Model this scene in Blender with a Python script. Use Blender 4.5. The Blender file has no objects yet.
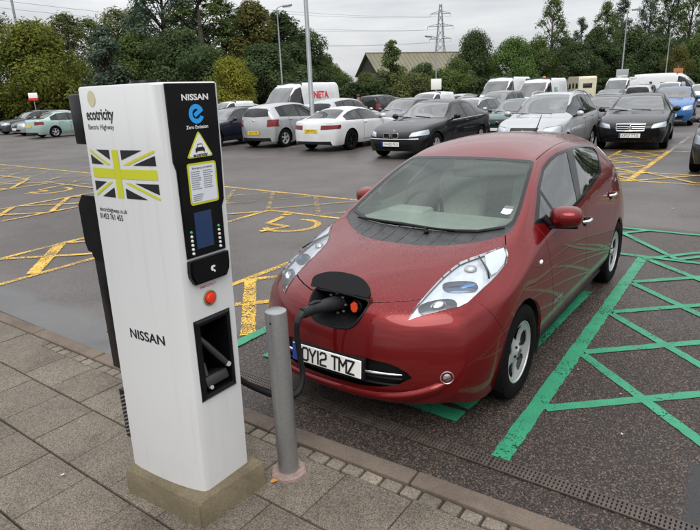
import bpy, bmesh, math, random
from mathutils import Vector, Matrix, Euler
from mathutils.bvhtree import BVHTree
from mathutils.geometry import tessellate_polygon
R = math.radians
SC = bpy.context.scene
COL = SC.collection

# ------------------------------------------------------------------ camera
# world frame: red car points to +X, its left side is +Y, front axle above the origin
cam_d = bpy.data.cameras.new('camera')
cam = bpy.data.objects.new('camera', cam_d); COL.objects.link(cam)
CAM_POS = Vector((3.317, 1.966, 1.969)); YAW, PITCH, ROLL = 3.77748, 0.29675, -0.04078
fw = Vector((math.cos(YAW)*math.cos(PITCH), math.sin(YAW)*math.cos(PITCH), -math.sin(PITCH)))
rt = Vector((math.sin(YAW), -math.cos(YAW), 0)); upv = rt.cross(fw)
rt, upv = math.cos(ROLL)*rt + math.sin(ROLL)*upv, -math.sin(ROLL)*rt + math.cos(ROLL)*upv
cam.matrix_world = Matrix(((rt.x, upv.x, -fw.x, CAM_POS.x), (rt.y, upv.y, -fw.y, CAM_POS.y), (rt.z, upv.z, -fw.z, CAM_POS.z), (0, 0, 0, 1)))
cam_d.sensor_width = 36; cam_d.lens = 36*565.0/700; cam_d.clip_start = 0.05; cam_d.clip_end = 3000
SC.camera = cam

# ------------------------------------------------------------------ sky, sun, exposure
SUN_EL, SUN_AZ = R(52), R(35)          # high veiled sun, behind the clouds
W = bpy.data.worlds.new('World'); SC.world = W; W.use_nodes = True
nt = W.node_tree; nt.nodes.clear()
def wn(t, **k):
    n = nt.nodes.new(t)
    for a, b in k.items(): setattr(n, a, b)
    return n
sky = wn('ShaderNodeTexSky', sky_type='NISHITA'); sky.sun_disc = False; sky.sun_elevation = SUN_EL; sky.sun_rotation = R(90)-SUN_AZ
sky.air_density = 1.0; sky.dust_density = 4.0
tc = wn('ShaderNodeTexCoord'); mp = wn('ShaderNodeMapping'); mp.inputs['Scale'].default_value = (1.0, 1.0, 6.0)
n1 = wn('ShaderNodeTexNoise'); n1.inputs['Scale'].default_value = 2.2; n1.inputs['Detail'].default_value = 6; n1.inputs['Roughness'].default_value = 0.55; n1.inputs['Distortion'].default_value = 0.4
cr = wn('ShaderNodeValToRGB')
cr.color_ramp.elements[0].position = 0.30; cr.color_ramp.elements[0].color = (5.2, 5.45, 5.8, 1)
cr.color_ramp.elements[1].position = 0.72; cr.color_ramp.elements[1].color = (9.9, 10.0, 10.1, 1)
mix = wn('ShaderNodeMix', data_type='RGBA'); mix.inputs[0].default_value = 0.93
bg = wn('ShaderNodeBackground'); bg.inputs['Strength'].default_value = 0.066
wo = wn('ShaderNodeOutputWorld')
nt.links.new(tc.outputs['Generated'], mp.inputs['Vector']); nt.links.new(mp.outputs['Vector'], n1.inputs['Vector'])
nt.links.new(n1.outputs['Fac'], cr.inputs['Fac']); nt.links.new(sky.outputs['Color'], mix.inputs[6]); nt.links.new(cr.outputs['Color'], mix.inputs[7])
# overcast luminance: zenith about three times the horizon (CIE overcast sky)
sep = wn('ShaderNodeSeparateXYZ'); nt.links.new(tc.outputs['Generated'], sep.inputs[0])
ovc = wn('ShaderNodeMapRange'); ovc.inputs['From Min'].default_value = 0.0; ovc.inputs['From Max'].default_value = 1.0; ovc.inputs['To Min'].default_value = 1.0; ovc.inputs['To Max'].default_value = 3.0; nt.links.new(sep.outputs['Z'], ovc.inputs['Value'])
mul = wn('ShaderNodeVectorMath', operation='MULTIPLY'); nt.links.new(mix.outputs[2], mul.inputs[0]); nt.links.new(ovc.outputs[0], mul.inputs[1])
nt.links.new(mul.outputs[0], bg.inputs['Color']); nt.links.new(bg.outputs['Background'], wo.inputs['Surface'])
sd = bpy.data.lights.new('sun', 'SUN'); sd.energy = 1.5; sd.angle = R(45); sd.color = (1.0, 0.97, 0.92)
sun = bpy.data.objects.new('sun', sd); COL.objects.link(sun)
sdir = Vector((math.cos(SUN_EL)*math.cos(SUN_AZ), math.cos(SUN_EL)*math.sin(SUN_AZ), math.sin(SUN_EL)))
sun.rotation_euler = sdir.to_track_quat('Z', 'Y').to_euler(); sun.location = (0, 0, 30)
vs = SC.view_settings; vs.view_transform = 'Standard'; vs.look = 'None'; vs.exposure = 0.36; vs.gamma = 1.0; vs.use_curve_mapping = False
SC.render.engine = 'CYCLES'; SC.cycles.use_denoising = True; SC.cycles.max_bounces = 8; SC.cycles.transparent_max_bounces = 16
SC.cycles.caustics_reflective = False; SC.cycles.caustics_refractive = False; SC.cycles.sample_clamp_indirect = 6.0
rng = random.Random(7)

# ------------------------------------------------------------------ helpers
def link(o, parent=None):
    COL.objects.link(o)
    if parent is not None: o.parent = parent
    return o
def tag(o, label=None, cat=None, group=None, kind=None):
    if label: o['label'] = label
    if cat: o['category'] = cat
    if group: o['group'] = group
    if kind: o['kind'] = kind
    return o
def empty(name, loc=(0, 0, 0), rz=0.0):
    o = bpy.data.objects.new(name, None); o.empty_display_size = 0.2; o.location = loc; o.rotation_euler = (0, 0, rz)
    return link(o)
def mesh_obj(name, verts, faces, mat=None, parent=None, smooth=False):
    me = bpy.data.meshes.new(name); me.from_pydata([tuple(v) for v in verts], [], faces); me.update()
    if smooth: me.shade_smooth()
    if mat:
        for m in (mat if isinstance(mat, (list, tuple)) else [mat]): me.materials.append(m)
    return link(bpy.data.objects.new(name, me), parent)
def bm_obj(name, bm, mat=None, parent=None, smooth=None):
    """smooth: None flat, angle in degrees = smooth by angle"""
    me = bpy.data.meshes.new(name); bm.normal_update(); bm.to_mesh(me); bm.free()
    if mat:
        for m in (mat if isinstance(mat, (list, tuple)) else [mat]): me.materials.append(m)
    if smooth is not None:
        me.shade_smooth()
        if smooth < 179: me.set_sharp_from_angle(angle=R(smooth))
    return link(bpy.data.objects.new(name, me), parent)
def copy_tree(o, parent=None):
    c = o.copy(); COL.objects.link(c); c.parent = parent
    for ch in list(o.children): copy_tree(ch, c)
    return c
def bm_box(bm, c, s, rot=None, bevel=0.0, seg=2):
    """box of size s at centre c (rot = Euler tuple or Matrix)"""
    r = bmesh.ops.create_cube(bm, size=1.0)
    vs_ = r['verts']
    bmesh.ops.scale(bm, vec=s, verts=vs_)
    if bevel > 0:
        es = list({e for v in vs_ for e in v.link_edges})
        rr = bmesh.ops.bevel(bm, geom=es, offset=bevel, segments=seg, affect='EDGES', profile=0.5)
        vs_ = list({v for f in rr['faces'] for v in f.verts} | {v for v in vs_ if v.is_valid})
        seen = set(vs_); st = list(vs_)
        while st:
            v = st.pop()
            for e in v.link_edges:
                w = e.other_vert(v)
                if w not in seen: seen.add(w); st.append(w)
        vs_ = list(seen)
    m = Matrix.Identity(4)
    if rot is not None: m = (rot.to_4x4() if isinstance(rot, Matrix) else Euler(rot).to_matrix().to_4x4())
    bmesh.ops.transform(bm, matrix=Matrix.Translation(Vector(c)) @ m, verts=vs_)
    return vs_
def box(name, c, s, mat, parent=None, rot=None, bevel=0.0, seg=2):
    bm = bmesh.new(); bm_box(bm, c, s, rot, bevel, seg)
    return bm_obj(name, bm, mat, parent, smooth=35 if bevel > 0 else None)
def bm_tube(bm, pts, rad, n=8, cap=True):
    """swept tube; rad a number or list"""
    pts = [Vector(p) for p in pts]; rings = []
    prev = None
    for i, p in enumerate(pts):
        t = (pts[min(i+1, len(pts)-1)] - pts[max(i-1, 0)]).normalized()
        if prev is None:
            a = Vector((0, 0, 1)) if abs(t.z) < 0.9 else Vector((1, 0, 0))
            u = t.cross(a).normalized()
        else:
            u = (prev - t*prev.dot(t)).normalized()
        prev = u; v = t.cross(u); r = rad[i] if isinstance(rad, (list, tuple)) else rad
        rings.append([bm.verts.new(p + r*(math.cos(2*math.pi*k/n)*u + math.sin(2*math.pi*k/n)*v)) for k in range(n)])
    for a, b in zip(rings[:-1], rings[1:]):
        for k in range(n): bm.faces.new((a[k], a[(k+1) % n], b[(k+1) % n], b[k]))
    if cap:
        bm.faces.new(list(reversed(rings[0]))); bm.faces.new(rings[-1])
    return rings
def tube(name, pts, rad, mat, parent=None, n=8, smooth=50):
    bm = bmesh.new(); bm_tube(bm, pts, rad, n); return bm_obj(name, bm, mat, parent, smooth)
def bm_lathe(bm, prof, n=32, axis='z', c=(0, 0, 0)):
    """prof = list of (r, h)"""
    c = Vector(c); rings = []
    for r, h in prof:
        ring = []
        for k in range(n):
            a = 2*math.pi*k/n; x, y = r*math.cos(a), r*math.sin(a)
            p = {'z': (x, y, h), 'y': (x, h, y), 'x': (h, x, y)}[axis]
            ring.append(bm.verts.new(c + Vector(p)))
        rings.append(ring)
    for a, b in zip(rings[:-1], rings[1:]):
        for k in range(n):
            f = (a[k], a[(k+1) % n], b[(k+1) % n], b[k])
            bm.faces.new(f if axis != 'y' else tuple(reversed(f)))
    return rings
def lathe(name, prof, mat, parent=None, n=32, axis='z', c=(0, 0, 0), smooth=40, cap=False):
    bm = bmesh.new(); rs = bm_lathe(bm, prof, n, axis, c)
    if cap:
        bm.faces.new(list(reversed(rs[0]))); bm.faces.new(rs[-1])
        bmesh.ops.recalc_face_normals(bm, faces=bm.faces[:])
    return bm_obj(name, bm, mat, parent, smooth)
def catmull(pts, per=6, closed=False):
    P = [Vector(p) for p in pts]; out = []; n = len(P)
    for i in range(n if closed else n-1):
        p0, p1, p2, p3 = (P[(i-1) % n], P[i], P[(i+1) % n], P[(i+2) % n]) if closed else (P[max(i-1, 0)], P[i], P[i+1], P[min(i+2, n-1)])
        for k in range(per):
            t = k/per
            out.append(0.5*((2*p1)+(p2-p0)*t+(2*p0-5*p1+4*p2-p3)*t*t+(3*p1-p0-3*p2+p3)*t**3))
    if not closed: out.append(P[-1])
    return out
def text_bm(body, size, font_bold=False, extrude=0.0, spacing=1.0, shear=0.0, align='CENTER', xscale=1.0):
    """text outlines as a bmesh in the XY plane"""
    cu = bpy.data.curves.new('t', 'FONT'); cu.body = body; cu.size = size; cu.align_x = align; cu.align_y = 'CENTER'; cu.extrude = extrude
    cu.space_character = spacing; cu.shear = shear; cu.offset = 0.0 if not font_bold else size*(font_bold if isinstance(font_bold, float) else 0.02)
    cu.resolution_u = 4
    o = bpy.data.objects.new('t', cu); COL.objects.link(o)
    dg = bpy.context.evaluated_depsgraph_get(); me = bpy.data.meshes.new_from_object(o.evaluated_get(dg))
    bm = bmesh.new(); bm.from_mesh(me)
    bmesh.ops.scale(bm, vec=(xscale, 1, 1), verts=bm.verts[:])
    bpy.data.objects.remove(o); bpy.data.curves.remove(cu); bpy.data.meshes.remove(me)
    return bm
def place_bm(name, bm, origin, xa, ya, mat, parent=None):
    """XY bmesh laid onto the plane spanned by xa, ya"""
    xa = Vector(xa).normalized(); ya = Vector(ya).normalized(); za = xa.cross(ya).normalized(); o = Vector(origin)
    m = Matrix(((xa.x, ya.x, za.x, o.x), (xa.y, ya.y, za.y, o.y), (xa.z, ya.z, za.z, o.z), (0, 0, 0, 1)))
    bmesh.ops.transform(bm, matrix=m, verts=bm.verts[:])
    return bm_obj(name, bm, mat, parent)
def poly_bm(bm, pts, z=0.0, depth=0.0):
    """filled 2D polygon in XY at height z, optional thickness below"""
    vs_ = [bm.verts.new((p[0], p[1], z)) for p in pts]
    f = bm.faces.new(vs_)
    if depth:
        r = bmesh.ops.extrude_face_region(bm, geom=[f])
        bmesh.ops.translate(bm, vec=(0, 0, -depth), verts=[v for v in r['geom'] if isinstance(v, bmesh.types.BMVert)])
    return f

# ------------------------------------------------------------------ materials
MATS = {}
class NB:
    def __init__(s, m): s.t = m.node_tree
    def n(s, typ, ins=None, **k):
        x = s.t.nodes.new(typ)
        for a, b in k.items(): setattr(x, a, b)
        for a, b in (ins or {}).items():
            if hasattr(b, 'is_output') or isinstance(b, bpy.types.NodeSocket): s.t.links.new(b, x.inputs[a])
            else: x.inputs[a].default_value = b
        return x
    def link(s, a, b): s.t.links.new(a, b)
def base_mat(name):
    m = bpy.data.materials.new(name); m.use_nodes = True
    b = m.node_tree.nodes['Principled BSDF']; return m, NB(m), b
def rgb(c): return (c[0], c[1], c[2], 1.0)
def mat(name, col, rough=0.5, metal=0.0, spec=0.5, coat=0.0, emit=None, var=0.0, vscale=8.0, bump=0.0, bscale=60.0):
    """plain procedural material: noise-varied colour and roughness, optional fine bump"""
    if name in MATS: return MATS[name]
    m, N, b = base_mat(name)
    b.inputs['Roughness'].default_value = rough; b.inputs['Metallic'].default_value = metal
    b.inputs['Specular IOR Level'].default_value = spec; b.inputs['Coat Weight'].default_value = coat; b.inputs['Coat Roughness'].default_value = 0.05
    b.inputs['Base Color'].default_value = rgb(col)
    if var > 0:
        t = N.n('ShaderNodeTexCoord'); nz = N.n('ShaderNodeTexNoise', {'Vector': t.outputs['Object'], 'Scale': vscale, 'Detail': 5.0})
        r = N.n('ShaderNodeMapRange', {'Value': nz.outputs['Fac'], 'From Min': 0.3, 'From Max': 0.7, 'To Min': 1-var, 'To Max': 1+var})
        mx = N.n('ShaderNodeVectorMath', {0: col, 1: r.outputs['Result']}, operation='MULTIPLY'); 
        N.link(mx.outputs['Vector'], b.inputs['Base Color'])
        r2 = N.n('ShaderNodeMapRange', {'Value': nz.outputs['Fac'], 'From Min': 0.3, 'From Max': 0.7, 'To Min': max(rough-0.12*var*3, 0.02), 'To Max': min(rough+0.12*var*3, 1)})
        N.link(r2.outputs['Result'], b.inputs['Roughness'])
    if bump > 0:
        t = N.n('ShaderNodeTexCoord'); nz = N.n('ShaderNodeTexNoise', {'Vector': t.outputs['Object'], 'Scale': bscale, 'Detail': 4.0})
        bp = N.n('ShaderNodeBump', {'Height': nz.outputs['Fac'], 'Strength': bump, 'Distance': 0.01}); N.link(bp.outputs['Normal'], b.inputs['Normal'])
    if emit: b.inputs['Emission Color'].default_value = rgb(emit[0]); b.inputs['Emission Strength'].default_value = emit[1]
    MATS[name] = m; return m
def paint(name, col, metal=0.0, wet=0.35, rough=0.3, coat=0.75):
    """car paint: clear coat, metallic flake, rain beads as fine bump"""
    if name in MATS: return MATS[name]
    m, N, b = base_mat(name)
    t = N.n('ShaderNodeTexCoord'); g = N.n('ShaderNodeNewGeometry')
    b.inputs['Metallic'].default_value = metal; b.inputs['Roughness'].default_value = rough
    b.inputs['Coat Weight'].default_value = coat; b.inputs['Specular IOR Level'].default_value = 0.12; b.inputs['Coat Roughness'].default_value = 0.03; b.inputs['Coat IOR'].default_value = 1.5
    v = N.n('ShaderNodeTexVoronoi', {'Vector': t.outputs['Object'], 'Scale': 85.0, 'Randomness': 1.0})
    sz = N.n('ShaderNodeTexNoise', {'Vector': t.outputs['Object'], 'Scale': 140.0})
    bead = N.n('ShaderNodeMapRange', {'Value': v.outputs['Distance'], 'From Min': 0.12, 'From Max': 0.5, 'To Min': 1.0, 'To Max': 0.0}, interpolation_type='SMOOTHSTEP')
    up = N.n('ShaderNodeSeparateXYZ', {0: g.outputs['Normal']})
    upf = N.n('ShaderNodeMapRange', {'Value': up.outputs['Z'], 'From Min': 0.62, 'From Max': 0.93, 'To Min': 0.0, 'To Max': 1.0})
    # water running off leaves clean streaks through the beads, stretched down the slope (along x)
    ms = N.n('ShaderNodeMapping', {'Vector': t.outputs['Object'], 'Scale': (0.7, 16.0, 2.0)})
    stz = N.n('ShaderNodeTexNoise', {'Vector': ms.outputs['Vector'], 'Scale': 1.0, 'Detail': 5.0, 'Roughness': 0.6, 'Distortion': 0.35})
    stf = N.n('ShaderNodeMapRange', {'Value': stz.outputs['Fac'], 'From Min': 0.40, 'From Max': 0.56, 'To Min': 0.45, 'To Max': 1.0})
    h0 = N.n('ShaderNodeMath', {0: bead.outputs['Result'], 1: upf.outputs['Result']}, operation='MULTIPLY')
    h = N.n('ShaderNodeMath', {0: h0.outputs[0], 1: stf.outputs['Result']}, operation='MULTIPLY')
    bp = N.n('ShaderNodeBump', {'Height': h.outputs[0], 'Strength': wet, 'Distance': 0.003})
    if wet > 0: N.link(bp.outputs['Normal'], b.inputs['Coat Normal'])
    nz = N.n('ShaderNodeTexNoise', {'Vector': t.outputs['Object'], 'Scale': 2.5, 'Detail': 4.0})
    r = N.n('ShaderNodeMapRange', {'Value': nz.outputs['Fac'], 'From Min': 0.3, 'From Max': 0.7, 'To Min': 0.93, 'To Max': 1.07})
    mx = N.n('ShaderNodeVectorMath', {0: col, 1: r.outputs['Result']}, operation='MULTIPLY'); N.link(mx.outputs['Vector'], b.inputs['Base Color'])
    MATS[name] = m; return m
def glass(name, tint=(0.55, 0.62, 0.58), refl=1.0, dirt=0.04, beads=True, ior=1.55, gcol=(1, 1, 1)):
    """thin sheet: tinted transparency under a Fresnel reflection, with rain beads"""
    if name in MATS: return MATS[name]
    m = bpy.data.materials.new(name); m.use_nodes = True; N = NB(m); m.node_tree.nodes.clear()
    t = N.n('ShaderNodeTexCoord'); 
    fr = N.n('ShaderNodeFresnel', {'IOR': ior})
    v = N.n('ShaderNodeTexVoronoi', {'Vector': t.outputs['Object'], 'Scale': 110.0})
    bead = N.n('ShaderNodeMapRange', {'Value': v.outputs['Distance'], 'From Min': 0.08, 'From Max': 0.4, 'To Min': 1.0, 'To Max': 0.0}, interpolation_type='SMOOTHSTEP')
    bp = N.n('ShaderNodeBump', {'Height': bead.outputs['Result'], 'Strength': 0.10 if beads else 0.0, 'Distance': 0.002})
    gl = N.n('ShaderNodeBsdfGlossy', {'Color': rgb(gcol), 'Roughness': 0.02, 'Normal': bp.outputs['Normal']})
    tr = N.n('ShaderNodeBsdfTransparent', {'Color': rgb(tint)})
    df = N.n('ShaderNodeBsdfDiffuse', {'Color': (0.5, 0.52, 0.5, 1)})
    m0 = N.n('ShaderNodeMixShader', {0: dirt, 1: tr.outputs[0], 2: df.outputs[0]})
    f2 = N.n('ShaderNodeMath', {0: fr.outputs[0], 1: refl}, operation='MULTIPLY'); f2.use_clamp = True
    m1 = N.n('ShaderNodeMixShader', {0: f2.outputs[0], 1: m0.outputs[0], 2: gl.outputs[0]})
    o = N.n('ShaderNodeOutputMaterial', {'Surface': m1.outputs[0]})
    MATS[name] = m; return m
# ------------------------------------------------------------------ ground, kerb, paving, markings
def asphalt_mat():
    m, N, b = base_mat('asphalt'); g = N.n('ShaderNodeNewGeometry'); P = g.outputs['Position']
    sx = N.n('ShaderNodeSeparateXYZ', {0: P})
    # zones: coarse brown bay surfacing near the kerb, smoother grey aisle beyond, a dark repair patch by the kerb
    wob = N.n('ShaderNodeTexNoise', {'Vector': P, 'Scale': 1.3, 'Detail': 6.0, 'Roughness': 0.65})
    xw = N.n('ShaderNodeMath', {0: wob.outputs['Fac'], 1: 0.35}, operation='MULTIPLY')
    xx = N.n('ShaderNodeMath', {0: sx.outputs['X'], 1: xw.outputs[0]}, operation='ADD')
    bayx = N.n('ShaderNodeMapRange', {'Value': xx.outputs[0], 'From Min': -5.25, 'From Max': -5.0})
    yy = N.n('ShaderNodeMath', {0: sx.outputs['Y'], 1: xw.outputs[0]}, operation='ADD')
    bayy = N.n('ShaderNodeMapRange', {'Value': yy.outputs[0], 'From Min': -1.45, 'From Max': -1.15})
    bay = N.n('ShaderNodeMath', {0: bayx.outputs[0], 1: bayy.outputs[0]}, operation='MULTIPLY')
    px = N.n('ShaderNodeMapRange', {'Value': xx.outputs[0], 'From Min': 0.36, 'From Max': 0.40})
    py = N.n('ShaderNodeMapRange', {'Value': yy.outputs[0], 'From Min': 2.02, 'From Max': 2.06})
    pat = N.n('ShaderNodeMath', {0: px.outputs[0], 1: py.outputs[0]}, operation='MULTIPLY')
    lx = N.n('ShaderNodeMapRange', {'Value': xx.outputs[0], 'From Min': 0.80, 'From Max': 0.95})
    ly = N.n('ShaderNodeMapRange', {'Value': yy.outputs[0], 'From Min': -0.9, 'From Max': -1.4})
    lig = N.n('ShaderNodeMath', {0: lx.outputs[0], 1: ly.outputs[0]}, operation='MULTIPLY')
    # aggregate
    v1 = N.n('ShaderNodeTexVoronoi', {'Vector': P, 'Scale': 135.0, 'Randomness': 1.0})
    v2 = N.n('ShaderNodeTexVoronoi', {'Vector': P, 'Scale': 42.0, 'Randomness': 1.0})
    sel = N.n('ShaderNodeSeparateColor', {0: v1.outputs['Color']})
    rampb = N.n('ShaderNodeValToRGB', {'Fac': sel.outputs[0]}); e = rampb.color_ramp.elements
    e[0].position = 0.0; e[0].color = (.010, .009, .009, 1); e[1].position = 1.0; e[1].color = (.165, .115, .088, 1)
    x = rampb.color_ramp.elements.new(.55); x.color = (.034, .026, .022, 1); x = rampb.color_ramp.elements.new(.80); x.color = (.072, .051, .040, 1)
    rampg = N.n('ShaderNodeValToRGB', {'Fac': sel.outputs[0]}); e = rampg.color_ramp.elements
    e[0].position = 0.0; e[0].color = (.045, .040, .038, 1); e[1].position = 1.0; e[1].color = (.125, .106, .096, 1)
    big = N.n('ShaderNodeTexNoise', {'Vector': P, 'Scale': 0.35, 'Detail': 7.0, 'Roughness': 0.6})
    bigr = N.n('ShaderNodeMapRange', {'Value': big.outputs['Fac'], 'From Min': 0.3, 'From Max': 0.7, 'To Min': 0.68, 'To Max': 1.22})
    m1 = N.n('ShaderNodeMix', {0: bay.outputs[0], 6: rampg.outputs[0], 7: rampb.outputs[0]}, data_type='RGBA')
    m2 = N.n('ShaderNodeMix', {0: pat.outputs[0], 6: m1.outputs[2], 7: (.036, .036, .038, 1)}, data_type='RGBA')
    m3 = N.n('ShaderNodeMix', {0: lig.outputs[0], 6: m2.outputs[2], 7: (.105, .103, .102, 1)}, data_type='RGBA')
    mul = N.n('ShaderNodeVectorMath', {0: m3.outputs[2], 1: bigr.outputs[0]}, operation='MULTIPLY')
    # oil-dark blotches and white specks of litter
    bl = N.n('ShaderNodeTexNoise', {'Vector': P, 'Scale': 1.1, 'Detail': 5.0}); blr = N.n('ShaderNodeMapRange', {'Value': bl.outputs['Fac'], 'From Min': 0.60, 'From Max': 0.75, 'To Min': 1.0, 'To Max': 0.62})
    mul2 = N.n('ShaderNodeVectorMath', {0: mul.outputs[0], 1: blr.outputs[0]}, operation='MULTIPLY')
    N.link(mul2.outputs[0], b.inputs['Base Color'])
    wet = N.n('ShaderNodeTexNoise', {'Vector': P, 'Scale': 0.22, 'Detail': 4.0, 'Roughness': 0.5})
    wr = N.n('ShaderNodeMapRange', {'Value': wet.outputs['Fac'], 'From Min': 0.44, 'From Max': 0.58, 'To Min': 0.62, 'To Max': 0.34}); N.link(wr.outputs[0], b.inputs['Roughness'])
    b.inputs['Specular IOR Level'].default_value = 0.4
    hb = N.n('ShaderNodeMath', {0: v1.outputs['Distance'], 1: -1.0}, operation='MULTIPLY')
    st = N.n('ShaderNodeMapRange', {'Value': bay.outputs[0], 'To Min': 0.22, 'To Max': 0.55})
    bp = N.n('ShaderNodeBump', {'Height': hb.outputs[0], 'Strength': st.outputs[0], 'Distance': 0.006}); N.link(bp.outputs['Normal'], b.inputs['Normal'])
    return m
ASPH = asphalt_mat()
gr = mesh_obj('car_park', [(-420, -420, 0), (420, -420, 0), (420, 420, 0), (-420, 420, 0)], [(0, 1, 2, 3)], ASPH)
tag(gr, 'wet grey asphalt of the car park', 'asphalt', kind='structure')

def stone_mat(name, col, spk=0.35, rnd=0.16, scale=160, moss=0.0, rough=0.75):
    m, N, b = base_mat(name); t = N.n('ShaderNodeTexCoord'); oi = N.n('ShaderNodeObjectInfo'); g = N.n('ShaderNodeNewGeometry')
    P = g.outputs['Position']
    v = N.n('ShaderNodeTexVoronoi', {'Vector': P, 'Scale': scale}); s = N.n('ShaderNodeSeparateColor', {0: v.outputs['Color']})
    r1 = N.n('ShaderNodeMapRange', {'Value': s.outputs[1], 'To Min': 1-spk, 'To Max': 1+spk})
    r2 = N.n('ShaderNodeMapRange', {'Value': oi.outputs['Random'], 'To Min': 1-rnd, 'To Max': 1+rnd})
    nz = N.n('ShaderNodeTexNoise', {'Vector': P, 'Scale': 3.0, 'Detail': 7.0, 'Roughness': .65}); r3 = N.n('ShaderNodeMapRange', {'Value': nz.outputs['Fac'], 'From Min': .3, 'From Max': .7, 'To Min': .80, 'To Max': 1.16})
    # damp stains and lichen blotches with shapes of their own
    st_ = N.n('ShaderNodeTexNoise', {'Vector': P, 'Scale': 1.7, 'Detail': 6.0, 'Roughness': .7, 'Distortion': .8}); r4 = N.n('ShaderNodeMapRange', {'Value': st_.outputs['Fac'], 'From Min': .50, 'From Max': .62, 'To Min': 1.0, 'To Max': .80})
    a = N.n('ShaderNodeMath', {0: r1.outputs[0], 1: r2.outputs[0]}, operation='MULTIPLY'); a = N.n('ShaderNodeMath', {0: a.outputs[0], 1: r4.outputs[0]}, operation='MULTIPLY'); a = N.n('ShaderNodeMath', {0: a.outputs[0], 1: r3.outputs[0]}, operation='MULTIPLY')
    c = N.n('ShaderNodeVectorMath', {0: col, 1: a.outputs[0]}, operation='MULTIPLY')
    N.link(c.outputs[0], b.inputs['Base Color']); b.inputs['Roughness'].default_value = rough
    b.inputs['Specular IOR Level'].default_value = 0.35
    bp = N.n('ShaderNodeBump', {'Height': v.outputs['Distance'], 'Strength': .35, 'Distance': .004}); N.link(bp.outputs['Normal'], b.inputs['Normal'])
    return m
SLAB = stone_mat('paving_concrete', (.140, .117, .092), .60, .12, 230)
KERB = stone_mat('kerb_stone', (.128, .098, .076), .16, .07, 220)
SETT = stone_mat('sett_stone', (.165, .140, .108), .35, .2)
BED = stone_mat('joint_sand', (.035, .032, .024), .4, 0, 200)
PZ = .10
pv = mesh_obj('pavement', [(1.20, -60, PZ-.022), (14, -60, PZ-.022), (14, 6, PZ-.022), (1.20, 6, PZ-.022), (1.20, -60, -.05), (14, -60, -.05), (14, 6, -.05), (1.20, 6, -.05)], [(0, 1, 2, 3), (4, 5, 1, 0), (7, 6, 5, 4)], BED)
tag(pv, 'brown concrete paving beside the kerb', 'pavement', kind='structure')
def kx(y): return 1.187 - (.012*y if y < 0 else .045*y)          # road face of the kerb
# kerb stones
def piece_mesh(name, sx, sy, sz, bev, mt):
    bm = bmesh.new(); bm_box(bm, (0, 0, -sz/2), (sx, sy, sz), None, bev, 2); me = bpy.data.meshes.new(name); bm.to_mesh(me); bm.free(); me.materials.append(mt)
    me.shade_smooth(); me.set_sharp_from_angle(angle=R(40)); return me
kb = empty('kerb', (kx(0), 0, 0)); tag(kb, 'long pinkish-brown concrete kerb along the parking bays', 'kerb', kind='structure')
km = piece_mesh('kerb_stone', .115, .908, .2, .012, KERB)
for k in range(-14, 4):
    y = .30 + k*.915
    o = bpy.data.objects.new('kerb_stone', km); link(o, kb); o.location = (kx(y)+.058-kb.location.x, y, PZ+.002+rng.uniform(-.002, .002)); o.rotation_euler = (0, 0, (.012 if y < 0 else .045)+rng.uniform(-.002, .002))
# row of setts behind the kerb
stv = [piece_mesh('sett', .074, w_, .05, .010, SETT) for w_ in (.088, .096, .102)]
y = -2.572
while y < 2.3:
    j = rng.randrange(3); w_ = (.088, .096, .102)[j]
    o = bpy.data.objects.new('sett', stv[j]); link(o, pv); o.location = (kx(y)+.120+.041+rng.uniform(-.002, .002), y+w_/2, PZ-.004+rng.uniform(-.004, .003)); o.rotation_euler = (rng.uniform(-.02, .02), rng.uniform(-.02, .02), .012+rng.uniform(-.03, .03))
    y += w_+.012
# slabs in courses parallel to the kerb, joints staggered
courses = [(1.362, 1.740, -1.437, .379), (1.746, 2.121, -.884, .388), (2.128, 2.505, -.676, .384), (2.511, 2.90, -.86, .384), (2.906, 3.29, -.67, .384), (3.296, 3.68, -.86, .384)]
sm_cache = {}
for ci, (x0, x1, y0, p) in enumerate(courses):
    for k in range(-30 if ci < 4 else -8, 14 if ci < 3 else 8):
        ya = y0 + k*p
        if ya > 3.0 or ya < -9.5: continue
        w_ = p-.006
        key = (ci, rng.randrange(2))
        if ci == 0:
            x0 = kx(ya+p/2)+(.205 if ya > -2.6 else .122); key = (ci, k)
        if key not in sm_cache: sm_cache[key] = piece_mesh('paving_slab', x1-x0-.005, w_, .045, .004, SLAB)
        o = bpy.data.objects.new('paving_slab', sm_cache[key]); link(o, pv)
        o.location = ((x0+x1)/2, ya+p/2, PZ+rng.uniform(-.0025, .0025)); o.rotation_euler = (rng.uniform(-.004, .004), rng.uniform(-.004, .004), rng.uniform(-.004, .004))
# drainage channel in front of the kerb
IRON = mat('drain_iron', (.085, .068, .058), .5, .3, var=.3, vscale=12)
dr = mesh_obj('drain_channel', [(.760, -2.6, .003), (.852, -2.6, .003), (.792, 3.4, .003), (.700, 3.4, .003)], [(0, 1, 2, 3)], mat('drain_dark', (.035, .029, .026), .8, spec=.1)); tag(dr, 'narrow slotted iron drainage channel in the asphalt beside the kerb', 'drain', kind='structure')
bm = bmesh.new()
for k in range(24): bm_box(bm, (0, -.25+.0104+k*.0208, .004), (.094, .0125, .008))
for xx in (-.044, -.015, .015, .044): bm_box(bm, (xx, 0, .0045), (.009, .5, .0085))
gm = bpy.data.meshes.new('drain_grate'); bm.to_mesh(gm); bm.free(); gm.materials.append(IRON)
for k in range(11):
    y = -2.3+k*.506; o = bpy.data.objects.new('drain_grate', gm); link(o, dr); o.location = (.780-.010*y, y, .004); o.rotation_euler = (0, 0, .010)

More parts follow.
